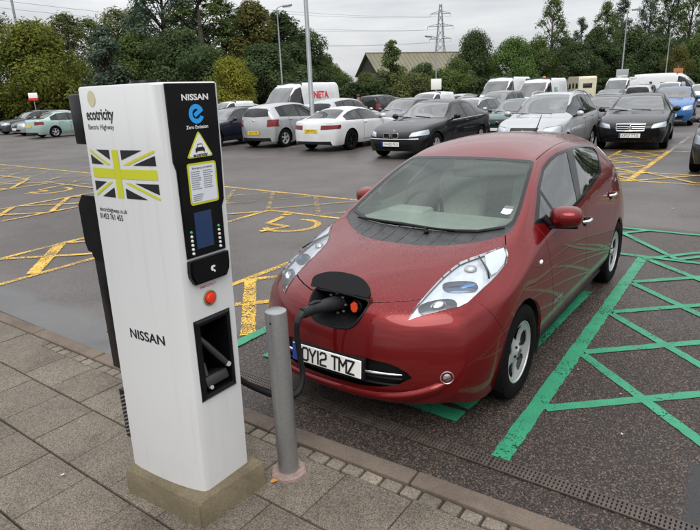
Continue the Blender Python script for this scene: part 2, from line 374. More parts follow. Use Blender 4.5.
def paint_mat(name, col, wear=0.5):
    m, N, b = base_mat(name); g = N.n('ShaderNodeNewGeometry'); P = g.outputs['Position']
    v = N.n('ShaderNodeTexVoronoi', {'Vector': P, 'Scale': 95.0}); nz = N.n('ShaderNodeTexNoise', {'Vector': P, 'Scale': 2.3, 'Detail': 8.0, 'Roughness': .7})
    s = N.n('ShaderNodeSeparateColor', {0: v.outputs['Color']})
    a = N.n('ShaderNodeMath', {0: s.outputs[0], 1: .35}, operation='MULTIPLY'); a = N.n('ShaderNodeMath', {0: a.outputs[0], 1: nz.outputs['Fac']}, operation='ADD')
    al = N.n('ShaderNodeMapRange', {'Value': a.outputs[0], 'From Min': wear+.30, 'From Max': wear+.42, 'To Min': 1.0, 'To Max': 0.0})
    n2 = N.n('ShaderNodeTexNoise', {'Vector': P, 'Scale': 6.0, 'Detail': 5.0}); r = N.n('ShaderNodeMapRange', {'Value': n2.outputs['Fac'], 'From Min': .3, 'From Max': .7, 'To Min': .82, 'To Max': 1.12})
    c = N.n('ShaderNodeVectorMath', {0: col, 1: r.outputs[0]}, operation='MULTIPLY')
    N.link(c.outputs[0], b.inputs['Base Color']); N.link(al.outputs[0], b.inputs['Alpha']); b.inputs['Roughness'].default_value = .5
    bp = N.n('ShaderNodeBump', {'Height': v.outputs['Distance'], 'Strength': .35, 'Distance': -.004}); N.link(bp.outputs['Normal'], b.inputs['Normal'])
    return m
GREENP = paint_mat('green_road_paint', (.024, .245, .125), .50); YELP = paint_mat('yellow_road_paint', (.66, .40, .045), .36); YELF = paint_mat('faded_yellow_paint', (.50, .34, .10), .22); WHTP = paint_mat('white_road_paint', (.55, .55, .53), .25)
def marks(name, label, lines, mt, z0=.004):
    """painted lines; every line lies 0.6 mm above the one before so crossings never share a plane"""
    bm = bmesh.new(); z = z0
    for (a, b, w_) in lines:
        a = Vector((a[0], a[1], 0)); b = Vector((b[0], b[1], 0)); d = (b-a).normalized(); n = Vector((-d.y, d.x, 0))*w_/2
        L = (b-a).length; ns = max(2, int(L/.05)); v0 = []
        for k in range(ns+1):
            p = a+(b-a)*k/ns; v0.append((bm.verts.new(p+n*(1+rng.uniform(-.09, .09))+Vector((0, 0, z))), bm.verts.new(p-n*(1+rng.uniform(-.09, .09))+Vector((0, 0, z)))))
        for k in range(ns): bm.faces.new((v0[k][1], v0[k+1][1], v0[k+1][0], v0[k][0]))
        z += .0005
    o = bm_obj(name, bm, mt); tag(o, label, 'road marking', kind='structure'); return o
G = [((.705, 1.014), (-3.80, .985), .105)]
for k in range(4):
    x = .05-.945*k
    G.append(((x+.02, 1.06), (x-.95, 2.15), .075)); G.append(((x-.90+.02, 1.06), (x+.10, 2.10), .075))
G.append(((.05-.945*4+.06, 1.0), (-4.75, 1.98), .07))
G += [((-3.78, -1.37), (-3.76, 2.1), .08), ((-5.13, -1.5), (-5.12, 2.3), .08)]
for k in range(-2, 3):
    y = 1.33+k*1.62
    G.append(((-5.10, y-.99), (-3.80, y), .07)); G.append(((-3.80, y), (-5.10, y+1.1), .07))
G.append(((.705, 2.15), (-3.80, 2.12), .105))
marks('green_bay_marking', 'green painted bay line and crossed hatching on the asphalt right of the red car', G, GREENP)
marks('green_bay_frame', 'green painted frame on the asphalt under the red car', [((.50, -1.375), (-3.74, -1.36), .10), ((.41, -1.03), (.45, .66), .13), ((.34, .600), (-.45, .690), .13), ((-.45, .690), (-2.25, .745), .085), ((.36, -1.0), (-3.0, -.98), .10)], GREENP, .009)
Y = []
def yh(ya, yb, x0, x1, fam, w=.085):
    """buffer strip between two bays: border lines and two families of diagonals"""
    Y.append(((x0, ya), (x1, ya), w)); Y.append(((x0, yb), (x1, yb), w))
    d = yb-ya; x = x0-.1
    while x > x1+d:
        if fam & 1: Y.append(((x, yb), (x-abs(d), ya), w))
        if fam & 2: Y.append(((x, ya), (x-abs(d), yb), w))
        x -= .95
Y += [((.25, -2.57), (-3.88, -2.565), .085), ((.24, -1.43), (-.88, -2.53), .13), ((-.22, -2.08), (-.85, -1.45), .085), ((-.90, -2.50), (-1.95, -1.45), .085), ((-.70, -1.45), (-1.80, -2.52), .10), ((-1.75, -2.5), (-2.8, -1.45), .085), ((-1.65, -1.45), (-2.75, -2.52), .1), ((-2.7, -2.5), (-3.75, -1.45), .085), ((-2.6, -1.45), (-3.7, -2.52), .1)]
marks('yellow_bay_hatching', 'yellow painted hatching between the red car and the empty disabled bay', Y, YELP, .005)
Y = [((-5.29, -1.6), (-5.36, -5.0), .085), ((-5.36, -5.0), (-5.46, -8.0), .085), ((-5.46, -8), (-5.62, -14), .085), ((-5.62, -14), (-5.9, -26), .085), ((-3.88, -2.6), (-3.88, -5.09), .085), ((-2.6, -5.035), (-3.88, -5.10), .09), ((-1.0, -5.02), (-2.6, -5.035), .09), ((.95, -4.97), (-.46, -5.02), .09), ((-.46, -5.02), (-1.0, -5.02), .09)]
Y += [((.60, -6.15), (-.68, -6.25), .09), ((-.68, -6.25), (-3.9, -6.26), .09), ((-.65, -6.22), (.31, -5.05), .16), ((.203, -6.17), (-.52, -5.33), .085), ((-.52, -5.33), (-.8, -5.05), .085), ((-1.6, -6.22), (-.75, -5.08), .12), ((-.75, -6.2), (-1.8, -5.08), .085), ((-2.55, -6.22), (-1.7, -5.1), .1), ((-1.7, -6.2), (-2.75, -5.1), .085), ((-3.5, -6.22), (-2.65, -5.1), .1), ((-2.65, -6.2), (-3.7, -5.1), .085)]
Y += [((-3.9, -6.26), (-3.92, -8.95), .085), ((1.0, -8.85), (-3.9, -8.95), .085), ((1.0, -10.15), (-3.95, -10.28), .085), ((-4.0, -10.3), (-4.03, -13.02), .085), ((1.0, -13.0), (-4.03, -13.02), .085), ((1.0, -14.3), (-4.13, -14.47), .085), ((-4.13, -14.47), (-4.2, -17.2), .085)]
for x in (.4, -.75, -1.9, -3.05): Y += [((x, -8.9), (x-1.05, -10.2), .10), ((x, -10.2), (x-1.05, -8.9), .08)]
for x in (.4, -.75, -1.9, -3.05): Y += [((x, -13.05), (x-1.05, -14.4), .10), ((x, -14.4), (x-1.05, -13.1), .08)]
marks('yellow_bay_marking', 'yellow painted disabled bay lines on the asphalt behind the charging post', Y, YELP, .005)
Y = []
y = -1.7
while y > -18:
    Y += [((-3.95, y), (-5.30, y-1.15), .085), ((-5.30, y), (-3.95, y-1.15), .07)]; y -= 1.16
marks('faded_walkway_hatching', 'faded yellow crosses of the walkway behind the disabled bays', Y, YELF, .0135)
# wheelchair symbols, faded: a head dot, a back, a seat and a big wheel
def wheelchair(cx, cy, label):
    L = []
    arc = [(cx+.42*math.cos(a), cy+.42*math.sin(a)) for a in [R(200-20*k) for k in range(13)]]
    for a, b in zip(arc[:-1], arc[1:]): L.append((a, b, .10))
    L += [((cx-.42, cy-.55), (cx+.10, cy-.42), .10), ((cx+.10, cy-.40), (cx+.10, cy+.02), .09), ((cx+.10, cy+.02), (cx+.55, cy-.15), .10), ((cx-.62, cy-.62), (cx-.50, cy-.58), .16)]
    marks('wheelchair_symbol', label, L, YELF, .004)
YELF = YELP
wheelchair(-3.15, -3.92, 'faded yellow wheelchair symbol in the disabled bay nearest the red car'); wheelchair(-3.35, -11.7, 'faded yellow wheelchair symbol in the disabled bay left of the charging post'); 
Y = [((-9.42, -3.5), (-9.44, -.3), .10), ((-9.44, -.3), (-9.25, 3.0), .10), ((-15.3, -1.5), (-9.5, -1.40), .09), ((-15.3, -.26), (-9.45, -.24), .12), ((-15.32, -2.2), (-15.1, 2.0), .09), ((-10.7, -.2), (-10.35, 3.0), .09), ((-10.72, -3.4), (-10.70, -.3), .09)]
for k in range(5):
    x = -15.2+1.15*k; Y += [((x, -1.42), (x+1.1, -.32), .09), ((x, -.32), (x+1.1, -1.42), .08)]
for k in range(-3, 3): Y += [((-10.65, -.1+1.05*k), (-9.45, .98+1.05*k), .08), ((-9.45, -.1+1.05*k), (-10.65, .98+1.05*k), .08)]
marks('yellow_far_hatching', 'yellow painted hatching on the asphalt in front of the black saloon', Y, YELP, .005)
Y = [((-15.36, -.26), (-20.2, -.27), .10), ((-15.36, 2.3), (-20, 2.3), .10)]
for k in range(0, 12): Y.append(((-13.2, -2.55-2.62*k), (-18.0, -2.55-2.62*k), .10))
for k in range(-1, 16): Y.append(((-27, -2.6*k+1.0), (-32, -2.6*k+1.0), .10))
marks('white_bay_lines', 'white painted bay lines between the parked cars', Y, WHTP, .004)
# a few fallen leaves and bits of litter
LEAFM = mat('fallen_leaf', (.45, .20, .04), .7, var=.4, vscale=3); 
for (x, y, s, c, lab) in ((1.62, .185, .028, 0, 'small orange fallen leaf beside the foot of the bollard'), (-.55, 1.10, .016, 0, 'tiny yellow leaf beside the long green bay line'), (-.35, 1.42, .015, 0, 'tiny yellow leaf inside the green hatching'), (.12, 1.52, .014, 1, 'tiny pale scrap of litter on the brown asphalt at the right'), (-6.8, .9, .03, 1, 'tiny pale scrap of litter in the aisle behind the red car'), (2.2, -.79, .014, 1, 'tiny pale scrap of litter on the paving left of the charging post')):
    z = PZ+.006 if x > 1.2 else .008
    pts = [(s*math.cos(2*math.pi*k/7)*rng.uniform(.5, 1.1), s*math.sin(2*math.pi*k/7)*rng.uniform(.4, .9), rng.uniform(0, .006)) for k in range(7)]
    o = mesh_obj('fallen_leaf' if c == 0 else 'litter_scrap', pts, [list(range(7))], LEAFM if c == 0 else mat('litter_paper', (.5, .5, .47), .7)); o.location = (x, y, z)
    tag(o, lab, 'leaf' if c == 0 else 'litter', 'fallen leaves' if c == 0 else 'litter scraps')
# ------------------------------------------------------------------ car body machinery
def build_shell(stations, front, rear, level=3, interp=6, crease=(), vcrease=()):
    """box-topology cage (half, y>=0) -> mirrored, subdivided so that the surface passes through the given points.
    stations: list of 7-point sections (sill, low side, mid side, shoulder, rail, top mid, top centre)
    front / rear: 4 rows (low to high) of (mid, centre) points"""
    V = []; idx = {}
    def vid(p):
        p = (round(p[0], 5), round(max(p[1], 0.0), 5), round(p[2], 5)); V.append(p); return len(V)-1
    S = [[vid(p) for p in st] for st in stations]
    F = [[S[0][k]] + [vid(p) for p in front[k]] for k in range(4)] + [[S[0][4], S[0][5], S[0][6]]]
    B = [[S[-1][k]] + [vid(p) for p in rear[k]] for k in range(4)] + [[S[-1][4], S[-1][5], S[-1][6]]]
    faces = []
    for i in range(len(S)-1):
        for k in range(6): faces.append((S[i][k], S[i][k+1], S[i+1][k+1], S[i+1][k]))
    for r in range(4):
        for c in range(2):
            faces.append((F[r][c], F[r][c+1], F[r+1][c+1], F[r+1][c]))
            faces.append((B[r][c+1], B[r][c], B[r+1][c], B[r+1][c+1]))
    n0 = len(V); mir = {}
    for i in range(n0):
        if V[i][1] < 1e-4: mir[i] = i
        else: mir[i] = len(V); V.append((V[i][0], -V[i][1], V[i][2]))
    faces = [tuple(reversed(f)) for f in faces] + [tuple(mir[a] for a in f) for f in faces]
    T = [Vector(v) for v in V]; P = [v.copy() for v in T]
    me = bpy.data.meshes.new('cage'); me.from_pydata(V, [], faces); me.update()
    o = bpy.data.objects.new('cage', me); COL.objects.link(o)
    if crease:      # (line index, first station, last station, sharpness)
        ek = {}
        for k, i0, i1, w in crease:
            for i in range(i0, i1):
                a, b = S[i][k], S[i+1][k]
                ek[tuple(sorted((a, b)))] = w; ek[tuple(sorted((mir[a], mir[b])))] = w
        for i, k0, k1, w in vcrease:
            for k in range(k0, k1):
                a, b = S[i][k], S[i][k+1]; ek[tuple(sorted((a, b)))] = w; ek[tuple(sorted((mir[a], mir[b])))] = w
        ca = me.attributes.new('crease_edge', 'FLOAT', 'EDGE')
        for e in me.edges:
            ca.data[e.index].value = ek.get(tuple(sorted(e.vertices)), 0.0)
    md = o.modifiers.new('s', 'SUBSURF'); md.boundary_smooth = 'ALL'
    for it in range(interp+1):
        md.levels = level if it == interp else 1
        dg = bpy.context.evaluated_depsgraph_get(); dg.update()
        ev = o.evaluated_get(dg); em = ev.to_mesh()
        if it == interp: break
        for i in range(len(V)): P[i] += (T[i] - em.vertices[i].co)*0.8
        ev.to_mesh_clear()
        for i in range(len(V)): me.vertices[i].co = P[i]
        me.update()
    bm = bmesh.new(); bm.from_mesh(em); ev.to_mesh_clear()
    bpy.data.objects.remove(o); bpy.data.meshes.remove(me)
    bmesh.ops.recalc_face_normals(bm, faces=bm.faces[:])
    bm.normal_update()
    if sum(f.normal.z for f in bm.faces if f.calc_center_median().z > 1.2) < 0: bmesh.ops.reverse_faces(bm, faces=bm.faces[:])
    bm.normal_update()
    return bm
AX = {'xz': (0, 2), 'xy': (0, 1), 'yz': (1, 2)}
def inside(p, poly):
    x, y = p; c = False; n = len(poly); j = n-1
    for i in range(n):
        xi, yi = poly[i]; xj, yj = poly[j]
        if (yi > y) != (yj > y) and x < (xj-xi)*(y-yi)/(yj-yi)+xi: c = not c
        j = i
    return c
class Shell:
    def __init__(s, bm):
        s.bm = bm; s.lay = bm.faces.layers.int.new('reg'); s.names = ['body']; s.info = {0: None}
        tris = []; vs_ = [v.co.copy() for v in bm.verts]; s.nv = [v.normal.copy() for v in bm.verts]; bm.verts.index_update()
        for f in bm.faces:
            iv = [v.index for v in f.verts]
            for k in range(1, len(iv)-1): tris.append((iv[0], iv[k], iv[k+1]))
        s.ov, s.ot = vs_, tris; s.bvh = BVHTree.FromPolygons(vs_, tris)
    def normal_at(s, co):
        loc, n, i, d = s.bvh.find_nearest(co)
        a, b, c = s.ot[i]; A, B, C = s.ov[a], s.ov[b], s.ov[c]
        v0, v1, v2 = B-A, C-A, loc-A; d00, d01, d11, d20, d21 = v0.dot(v0), v0.dot(v1), v1.dot(v1), v2.dot(v0), v2.dot(v1)
        den = d00*d11-d01*d01
        if abs(den) < 1e-14: return n
        v = (d11*d20-d01*d21)/den; w = (d00*d21-d01*d20)/den
        return (s.nv[a]*(1-v-w)+s.nv[b]*v+s.nv[c]*w).normalized()
    def ray(s, o, d):
        return s.bvh.ray_cast(Vector(o), Vector(d).normalized())
    def cut(s, name, proj, poly, cond=None, only=None):
        """cut polygon (2D, in the projection plane) into the shell; faces inside become region `name`"""
        bm = s.bm; a, b = AX[proj]; pj = 3-a-b
        rid = len(s.names); s.names.append(name)
        x0 = min(p[0] for p in poly); x1 = max(p[0] for p in poly); y0 = min(p[1] for p in poly); y1 = max(p[1] for p in poly)
        def near(f, q0, q1, r0, r1, m):
            xs = [v.co[a] for v in f.verts]; ys = [v.co[b] for v in f.verts]
            return min(xs) < q1+m and max(xs) > q0-m and min(ys) < r1+m and max(ys) > r0-m
        def ok(f):
            if only is not None and s.names[f[s.lay]] not in only: return False
            return cond is None or cond(f.calc_center_median(), f.normal)
        cand = [f for f in bm.faces if near(f, x0, x1, y0, y1, 0.02) and ok(f)]
        n = len(poly)
        for i in range(n):
            p, q = poly[i], poly[(i+1) % n]
            dx, dy = q[0]-p[0], q[1]-p[1]; L = math.hypot(dx, dy)
            if L < 1e-6: continue
            no = [0, 0, 0]; no[a] = -dy/L; no[b] = dx/L; co = [0, 0, 0]; co[a] = p[0]; co[b] = p[1]
            fs = [f for f in cand if f.is_valid and near(f, min(p[0], q[0]), max(p[0], q[0]), min(p[1], q[1]), max(p[1], q[1]), 0.002)]
            # only faces the segment really passes (distance of face centre to the segment)
            g = set(fs)
            for f in fs: g.update(f.edges); g.update(f.verts)
            r = bmesh.ops.bisect_plane(bm, geom=list(g), dist=1e-6, plane_co=co, plane_no=no)
            new = [x for x in r['geom'] if isinstance(x, bmesh.types.BMFace)]
            cs = set(f for f in cand if f.is_valid); cs.update(new); cand = list(cs)
        for f in cand:
            if f.is_valid:
                c = f.calc_center_median()
                if inside((c[a], c[b]), poly) and (only is None or s.names[f[s.lay]] in only): f[s.lay] = rid
        return rid
    def cut2(s, name, proj, poly, cond=None, only=None):
        """the same on both sides of the car (y mirrored)"""
        if proj == 'xz':
            s.cut(name, proj, poly, lambda c, n: c.y > 0.02 and (cond is None or cond(c, n)), only)
            s.cut(name, proj, poly, lambda c, n: c.y < -0.02 and (cond is None or cond(Vector((c.x, -c.y, c.z)), Vector((n.x, -n.y, n.z)))), only)
        else:
            k = AX[proj].index(1)
            s.cut(name, proj, poly, cond, only)
            mp_ = [((-p[0], p[1]) if k == 0 else (p[0], -p[1])) for p in poly]
            s.cut(name, proj, mp_, (lambda c, n: cond(Vector((c.x, -c.y, c.z)), Vector((n.x, -n.y, n.z)))) if cond else None, only)
    def groove(s, line, proj, w, cond=None, only=None, both=True, name='panel_gap'):
        """thin strip along a 2D polyline"""
        L = [Vector((p[0], p[1])) for p in line]
        for i in range(len(L)-1):
            d = (L[i+1]-L[i]); 
            if d.length < 1e-6: continue
            d.normalize(); nn = Vector((-d.y, d.x))*w/2; e = d*w*0.25
            q = [L[i]-e+nn, L[i]-e-nn, L[i+1]+e-nn, L[i+1]+e+nn]
            (s.cut2 if both else s.cut)(name, proj, [tuple(v) for v in q], cond, only)
    def extract(s, name, mats, parent, names=None, off=0.0, side=0, thick=0.0, drop=None, rid=None):
        """object from all faces of the named regions; off moves along the surface normal"""
        names = names or [name]; bm = s.bm
        fs = [f for f in bm.faces if (s.names[f[s.lay]] in names if rid is None else f[s.lay] == rid)]
        if side: fs = [f for f in fs if f.calc_center_median().y*side > 0]
        if drop: fs = [f for f in fs if not drop(f.calc_center_median(), f.normal)]
        if not fs: return None
        vm = {}; verts = []; nrm = []; faces = []
        for f in fs:
            ids = []
            for v in f.verts:
                if v not in vm:
                    n = s.normal_at(v.co); vm[v] = len(verts); verts.append(v.co + n*off); nrm.append(n)
                ids.append(vm[v])
            faces.append(ids)
        nf = len(faces)
        if thick > 0:      # rolled edge: boundary skirt going inwards
            cnt = {}
            for ids in faces:
                for i in range(len(ids)):
                    e = (ids[i], ids[(i+1) % len(ids)]); cnt[tuple(sorted(e))] = cnt.get(tuple(sorted(e)), 0)+1
            sk = {}
            for ids in faces[:nf]:
                for i in range(len(ids)):
                    e = (ids[i], ids[(i+1) % len(ids)])
                    if cnt[tuple(sorted(e))] == 1:
                        w = []
                        for q in (e[1], e[0]):
                            if q not in sk: sk[q] = len(verts); verts.append(verts[q]-nrm[q]*thick); nrm.append(nrm[q])
                            w.append(sk[q])
                        faces.append([e[1], e[0], w[1], w[0]])
        me = bpy.data.meshes.new(name); me.from_pydata(verts, [], faces); me.update()
        me.shade_smooth()
        me.normals_split_custom_set_from_vertices([tuple(n) for n in nrm])
        for m in (mats if isinstance(mats, (list, tuple)) else [mats]): me.materials.append(m)
        return link(bpy.data.objects.new(name, me), parent)
    def delete(s, names):
        fs = [f for f in s.bm.faces if s.names[f[s.lay]] in names]
        bmesh.ops.delete(s.bm, geom=fs, context='FACES')
    def flat_on(s, name, bm2, origin_dir, mats, parent, off=0.002):
        pass
def circle(cx, cy, r, n=28, a0=0.0, a1=2*math.pi, closed=True):
    m = n if closed else n+1
    return [(cx+r*math.cos(a0+(a1-a0)*k/n), cy+r*math.sin(a0+(a1-a0)*k/n)) for k in range(m)]
# ------------------------------------------------------------------ the red hatchback
LEAF_ST = [
 [(.66,.70,.23),(.67,.745,.36),(.62,.76,.56),(.57,.73,.71),(.52,.65,.80),(.69,.38,.80),(.77,0,.81)],
 [(.42,.80,.18),(.42,.845,.36),(.36,.855,.58),(.28,.83,.765),(.20,.69,.90),(.38,.38,.905),(.45,0,.915)],
 [(0,.81,.215),(0,.87,.36),(-.02,.875,.62),(-.08,.845,.855),(-.08,.70,.985),(.06,.38,.975),(.12,0,.98)],
 [(-.45,.80,.215),(-.45,.872,.36),(-.45,.88,.65),(-.42,.83,.95),(-.30,.70,1.06),(-.18,.38,1.03),(-.12,0,1.03)],
 [(-.90,.80,.215),(-.90,.872,.36),(-.90,.885,.65),(-.80,.835,1.00),(-.70,.635,1.25),(-.65,.35,1.235),(-.63,0,1.24)],
 [(-1.30,.80,.215),(-1.30,.872,.36),(-1.30,.885,.66),(-1.20,.835,1.03),(-1.12,.555,1.410),(-1.13,.30,1.425),(-1.14,0,1.43)],
 [(-1.75,.80,.215),(-1.75,.872,.36),(-1.75,.885,.66),(-1.70,.83,1.07),(-1.68,.58,1.46),(-1.68,.33,1.525),(-1.68,0,1.545)],
 [(-2.25,.80,.215),(-2.25,.872,.36),(-2.25,.885,.68),(-2.20,.815,1.11),(-2.25,.57,1.425),(-2.25,.32,1.515),(-2.25,0,1.535)],
 [(-2.75,.80,.215),(-2.75,.87,.36),(-2.75,.875,.70),(-2.65,.79,1.13),(-2.75,.55,1.38),(-2.78,.31,1.475),(-2.80,0,1.495)],
 [(-3.10,.80,.20),(-3.10,.84,.36),(-3.08,.835,.70),(-3.00,.74,1.10),(-3.02,.53,1.33),(-3.10,.30,1.42),(-3.13,0,1.44)],
 [(-3.34,.71,.22),(-3.37,.75,.38),(-3.33,.75,.70),(-3.24,.67,1.05),(-3.20,.50,1.27),(-3.24,.28,1.36),(-3.26,0,1.38)],
]
LEAF_F = [[(.835,.42,.225),(.88,0,.225)],[(.87,.42,.33),(.925,0,.33)],[(.85,.43,.52),(.92,0,.52)],[(.80,.42,.69),(.88,0,.69)]]
LEAF_R = [[(-3.44,.4,.25),(-3.47,0,.25)],[(-3.48,.4,.40),(-3.50,0,.40)],[(-3.46,.4,.72),(-3.48,0,.72)],[(-3.38,.38,1.05),(-3.42,0,1.05)]]
LEAF_CR = [(4, 3, 9, .6), (4, 0, 3, .55), (3, 0, 3, .6), (3, 3, 9, .45), (2, 2, 9, .2)]
LEAF_VC = [(0, 0, 3, .5)]
RED = paint('red_paint', (0.160, 0.0050, 0.0058), metal=0.55, wet=0.62, rough=0.28, coat=0.70)
BLK = mat('black_plastic', (0.008, 0.008, 0.009), 0.5, spec=0.18, var=0.15, vscale=30)
BLKG = mat('black_gloss', (0.006, 0.006, 0.007), 0.12, spec=0.35)
GAP = mat('shut_line', (0.004, 0.003, 0.003), 0.9, spec=0.0)
COWL = mat('cowl_plastic', (0.050, 0.051, 0.053), 0.5, var=0.35, vscale=14, bump=0.5, bscale=220)
RUB = mat('tyre_rubber', (0.0045, 0.0045, 0.0045), 0.85, spec=0.1, var=0.2, vscale=20, bump=0.2, bscale=90)
ALLOY = mat('alloy_silver', (0.50, 0.51, 0.52), 0.38, metal=0.6, var=0.06)
CHROME = mat('chrome', (0.75, 0.76, 0.77), 0.12, metal=1.0)
GLS = glass('car_glass', (0.88, 0.96, 0.91), .90, 0.010, beads=False, ior=1.6, gcol=(.90, 1.0, .95))
GLSS = glass('door_glass', (0.36, 0.40, 0.38), 1.7, 0.01, beads=False)
GLSD = glass('privacy_glass', (0.20, 0.22, 0.21), 1.7, 0.01, beads=False)
LENS = glass('lamp_lens', (0.93, 0.96, 0.98), 0.9, 0.01, beads=False)
SILV = mat('lamp_reflector', (0.84, 0.88, 0.93), 0.25, metal=0.30, var=0.08, vscale=22)
LAMPW = mat('lamp_white', (0.80, 0.84, 0.88), 0.25, var=0.05)
LAMPB = mat('lamp_blue', (0.12, 0.28, 0.60), 0.15, metal=0.5)
LINER = mat('cabin_lining', (0.70, 0.69, 0.65), 0.8)
SEAT = mat('seat_cloth', (0.80, 0.79, 0.74), 0.85, var=0.1, vscale=25, bump=0.2, bscale=150)
DASH = mat('dash_plastic', (0.26, 0.285, 0.265), 0.6, var=0.1)
WHT = mat('plate_white', (0.80, 0.80, 0.77), 0.35)
YEL = mat('plate_yellow', (0.78, 0.52, 0.02), 0.35)
BLUE = mat('plate_blue', (0.02, 0.06, 0.35), 0.35)
INK = mat('plate_ink', (0.008, 0.008, 0.008), 0.4)
TAIL = mat('tail_red', (0.15, 0.005, 0.007), 0.15, coat=0.3, var=.25, vscale=9)
AMB = mat('amber_lens', (0.75, 0.22, 0.02), 0.2)

def make_wheel(parent, x, y, r, w, side, rim_r, style=5, spoke_mat=None, name='wheel', n=40):
    """wheel thing-part: empty-free: tyre is the parent mesh, rim, disc and hub its sub-parts"""
    s = side; hw = w/2
    prof = [(rim_r-.012, -hw*.80), (rim_r+.004, -hw*.92), (rim_r+.03, -hw), (r-.03, -hw*.98), (r-.008, -hw*.86), (r, -hw*.6), (r, hw*.6), (r-.008, hw*.86), (r-.03, hw*.98), (rim_r+.03, hw), (rim_r+.004, hw*.92), (rim_r-.012, hw*.80)]
    bm = bmesh.new(); bm_lathe(bm, prof, n, 'y', (x, y, r))
    bmesh.ops.recalc_face_normals(bm, faces=bm.faces[:])
    ty = bm_obj(name, bm, RUB, parent, 35)
    sm = spoke_mat or ALLOY
    bm = bmesh.new()
    rp = [(rim_r-.012, hw*.84), (rim_r-.002, hw*.86), (rim_r-.002, hw*.80), (rim_r-.028, hw*.74), (rim_r-.04, hw*.2), (rim_r-.04, -hw*.8)]
    bm_lathe(bm, [(a, b*s) for a, b in rp], n, 'y', (x, y, r))
    yo = y + s*hw*.62
    ns = style
    for k in range(ns):
        a = 2*math.pi*(k+.25)/ns
        ca, sa = math.cos(a), math.sin(a)
        segs = 5; prev = None
        for j in range(segs+1):
            t = j/segs; rr = .045 + (rim_r-.03-.045)*t; wd = (.052 + .012*t + .03*max(0, t-.75)*4)*(rim_r/.205)*(5.0/ns)**.6
            dep = s*(.010 - .022*(t-.45)**2*2 - .004)
            ring = []
            for (q, dz) in ((-1, -.02), (-.75, .006), (.75, .006), (1, -.02)):
                px, pz = ca*rr - sa*wd*.5*q, sa*rr + ca*wd*.5*q
                ring.append(bm.verts.new((x+px, yo+dep+s*dz, r+pz)))
            if prev:
                for m_ in range(3): bm.faces.new((prev[m_], prev[m_+1], ring[m_+1], ring[m_]))
            prev = ring
    bm_lathe(bm, [(.001, yo-y+s*.020), (.026, yo-y+s*.018), (.03, yo-y+s*.010), (.062, yo-y+s*.008), (.068, yo-y-s*.015)], 24, 'y', (x, y, r))
    bmesh.ops.recalc_face_normals(bm, faces=bm.faces[:])
    rim = bm_obj('rim', bm, sm, ty, 40)
    lathe('dark_wheel_disc', [(.001, y+s*hw*.05), (rim_r-.045, y+s*hw*.05)], BLK, ty, 24, 'y', (x, 0, r))
    return ty
def kidney_wheel(parent, x, y, r, w, s):
    """five-spoke alloy: dished disc with kidney openings"""
    rim_r = .209; hw = w/2
    prof = [(rim_r-.012, -hw*.80), (rim_r+.004, -hw*.92), (rim_r+.03, -hw), (r-.03, -hw*.98), (r-.008, -hw*.86), (r, -hw*.6), (r, hw*.6), (r-.008, hw*.86), (r-.03, hw*.98), (rim_r+.03, hw), (rim_r+.004, hw*.92), (rim_r-.012, hw*.80)]
    bm = bmesh.new(); bm_lathe(bm, prof, 56, 'y', (x, y, r)); bmesh.ops.recalc_face_normals(bm, faces=bm.faces[:]); ty = bm_obj('wheel', bm, RUB, parent, 35)
    bm = bmesh.new(); NA, NR = 120, 26; G_ = []
    def dep(q): return .80*hw - .030*max(0, 1-((q-.015)/.05)**2)*0 - .020*math.sin(math.pi*min(1, max(0, (q-.03)/.16)))+.004*(q < .03)
    for i in range(NR+1):
        q = .004+(rim_r-.014-.004)*i/NR
        G_.append([bm.verts.new((x+q*math.cos(2*math.pi*k/NA), y+s*dep(q), r+q*math.sin(2*math.pi*k/NA))) for k in range(NA)])
    for i in range(NR):
        q = .004+(rim_r-.018)*(i+.5)/NR
        for k in range(NA):
            a = (k+.5)*360/NA; da = min(abs((a-36-54-72*m_+180) % 360-180) for m_ in range(5))
            hwid = 24+9*(q-.12)/.05*.4
            if ((q-.128)/.052)**2+(da/hwid)**2 < 1 and q < .174: continue
            bm.faces.new((G_[i][k], G_[i][(k+1) % NA], G_[i+1][(k+1) % NA], G_[i+1][k]))
    be = [e for e in bm.edges if len(e.link_faces) == 1 and (Vector((e.verts[0].co.x-x, e.verts[0].co.z-r)).length > .02)]
    rr_ = bmesh.ops.extrude_edge_only(bm, edges=be); bmesh.ops.translate(bm, vec=(0, -s*.010, 0), verts=[v for v in rr_['geom'] if isinstance(v, bmesh.types.BMVert)])
    for v in [v for v in bm.verts if not v.link_faces]: bm.verts.remove(v)
    bm_lathe(bm, [(rim_r-.014, s*hw*.80), (rim_r-.010, s*hw*.86), (rim_r-.002, s*hw*.87), (rim_r, s*hw*.80), (rim_r-.002, s*hw*.70)], 56, 'y', (x, y, r))
    bmesh.ops.recalc_face_normals(bm, faces=bm.faces[:]); rim = bm_obj('rim', bm, ALLOY, ty, 32)
    lathe('barrel', [(rim_r-.016, s*hw*.66), (rim_r-.034, s*hw*.3), (rim_r-.036, -s*hw*.8)], mat('barrel_dark', (.03, .03, .03), .6, .3), ty, 40, 'y', (x, y, r))  # barrel coloured dark to paint in the shade inside the wheel
    lathe('hub_cap', [(.001, s*(hw*.80+.010)), (.024, s*(hw*.80+.008)), (.028, s*(hw*.80))], mat('hub_dark', (.10, .11, .13), .3, .4), ty, 24, 'y', (x, y, r))
    for k in range(5):
        a = 2*math.pi*(k+.5)/5+.3; lathe('wheel_nut', [(.001, s*(hw*.80+.002)), (.008, s*(hw*.80+.001)), (.009, s*(hw*.66))], BLK, ty, 10, 'y', (x+.05*math.cos(a), y, r+.05*math.sin(a)))
    lathe('dark_wheel_disc', [(.001, y+s*hw*.02), (rim_r-.036, y+s*hw*.0)], mat('wheel_shadow_black', (.006, .006, .006), .8, spec=.1), ty, 24, 'y', (x, 0, r))  # flat black disc: stands in for the shade behind the spoke openings
    return ty
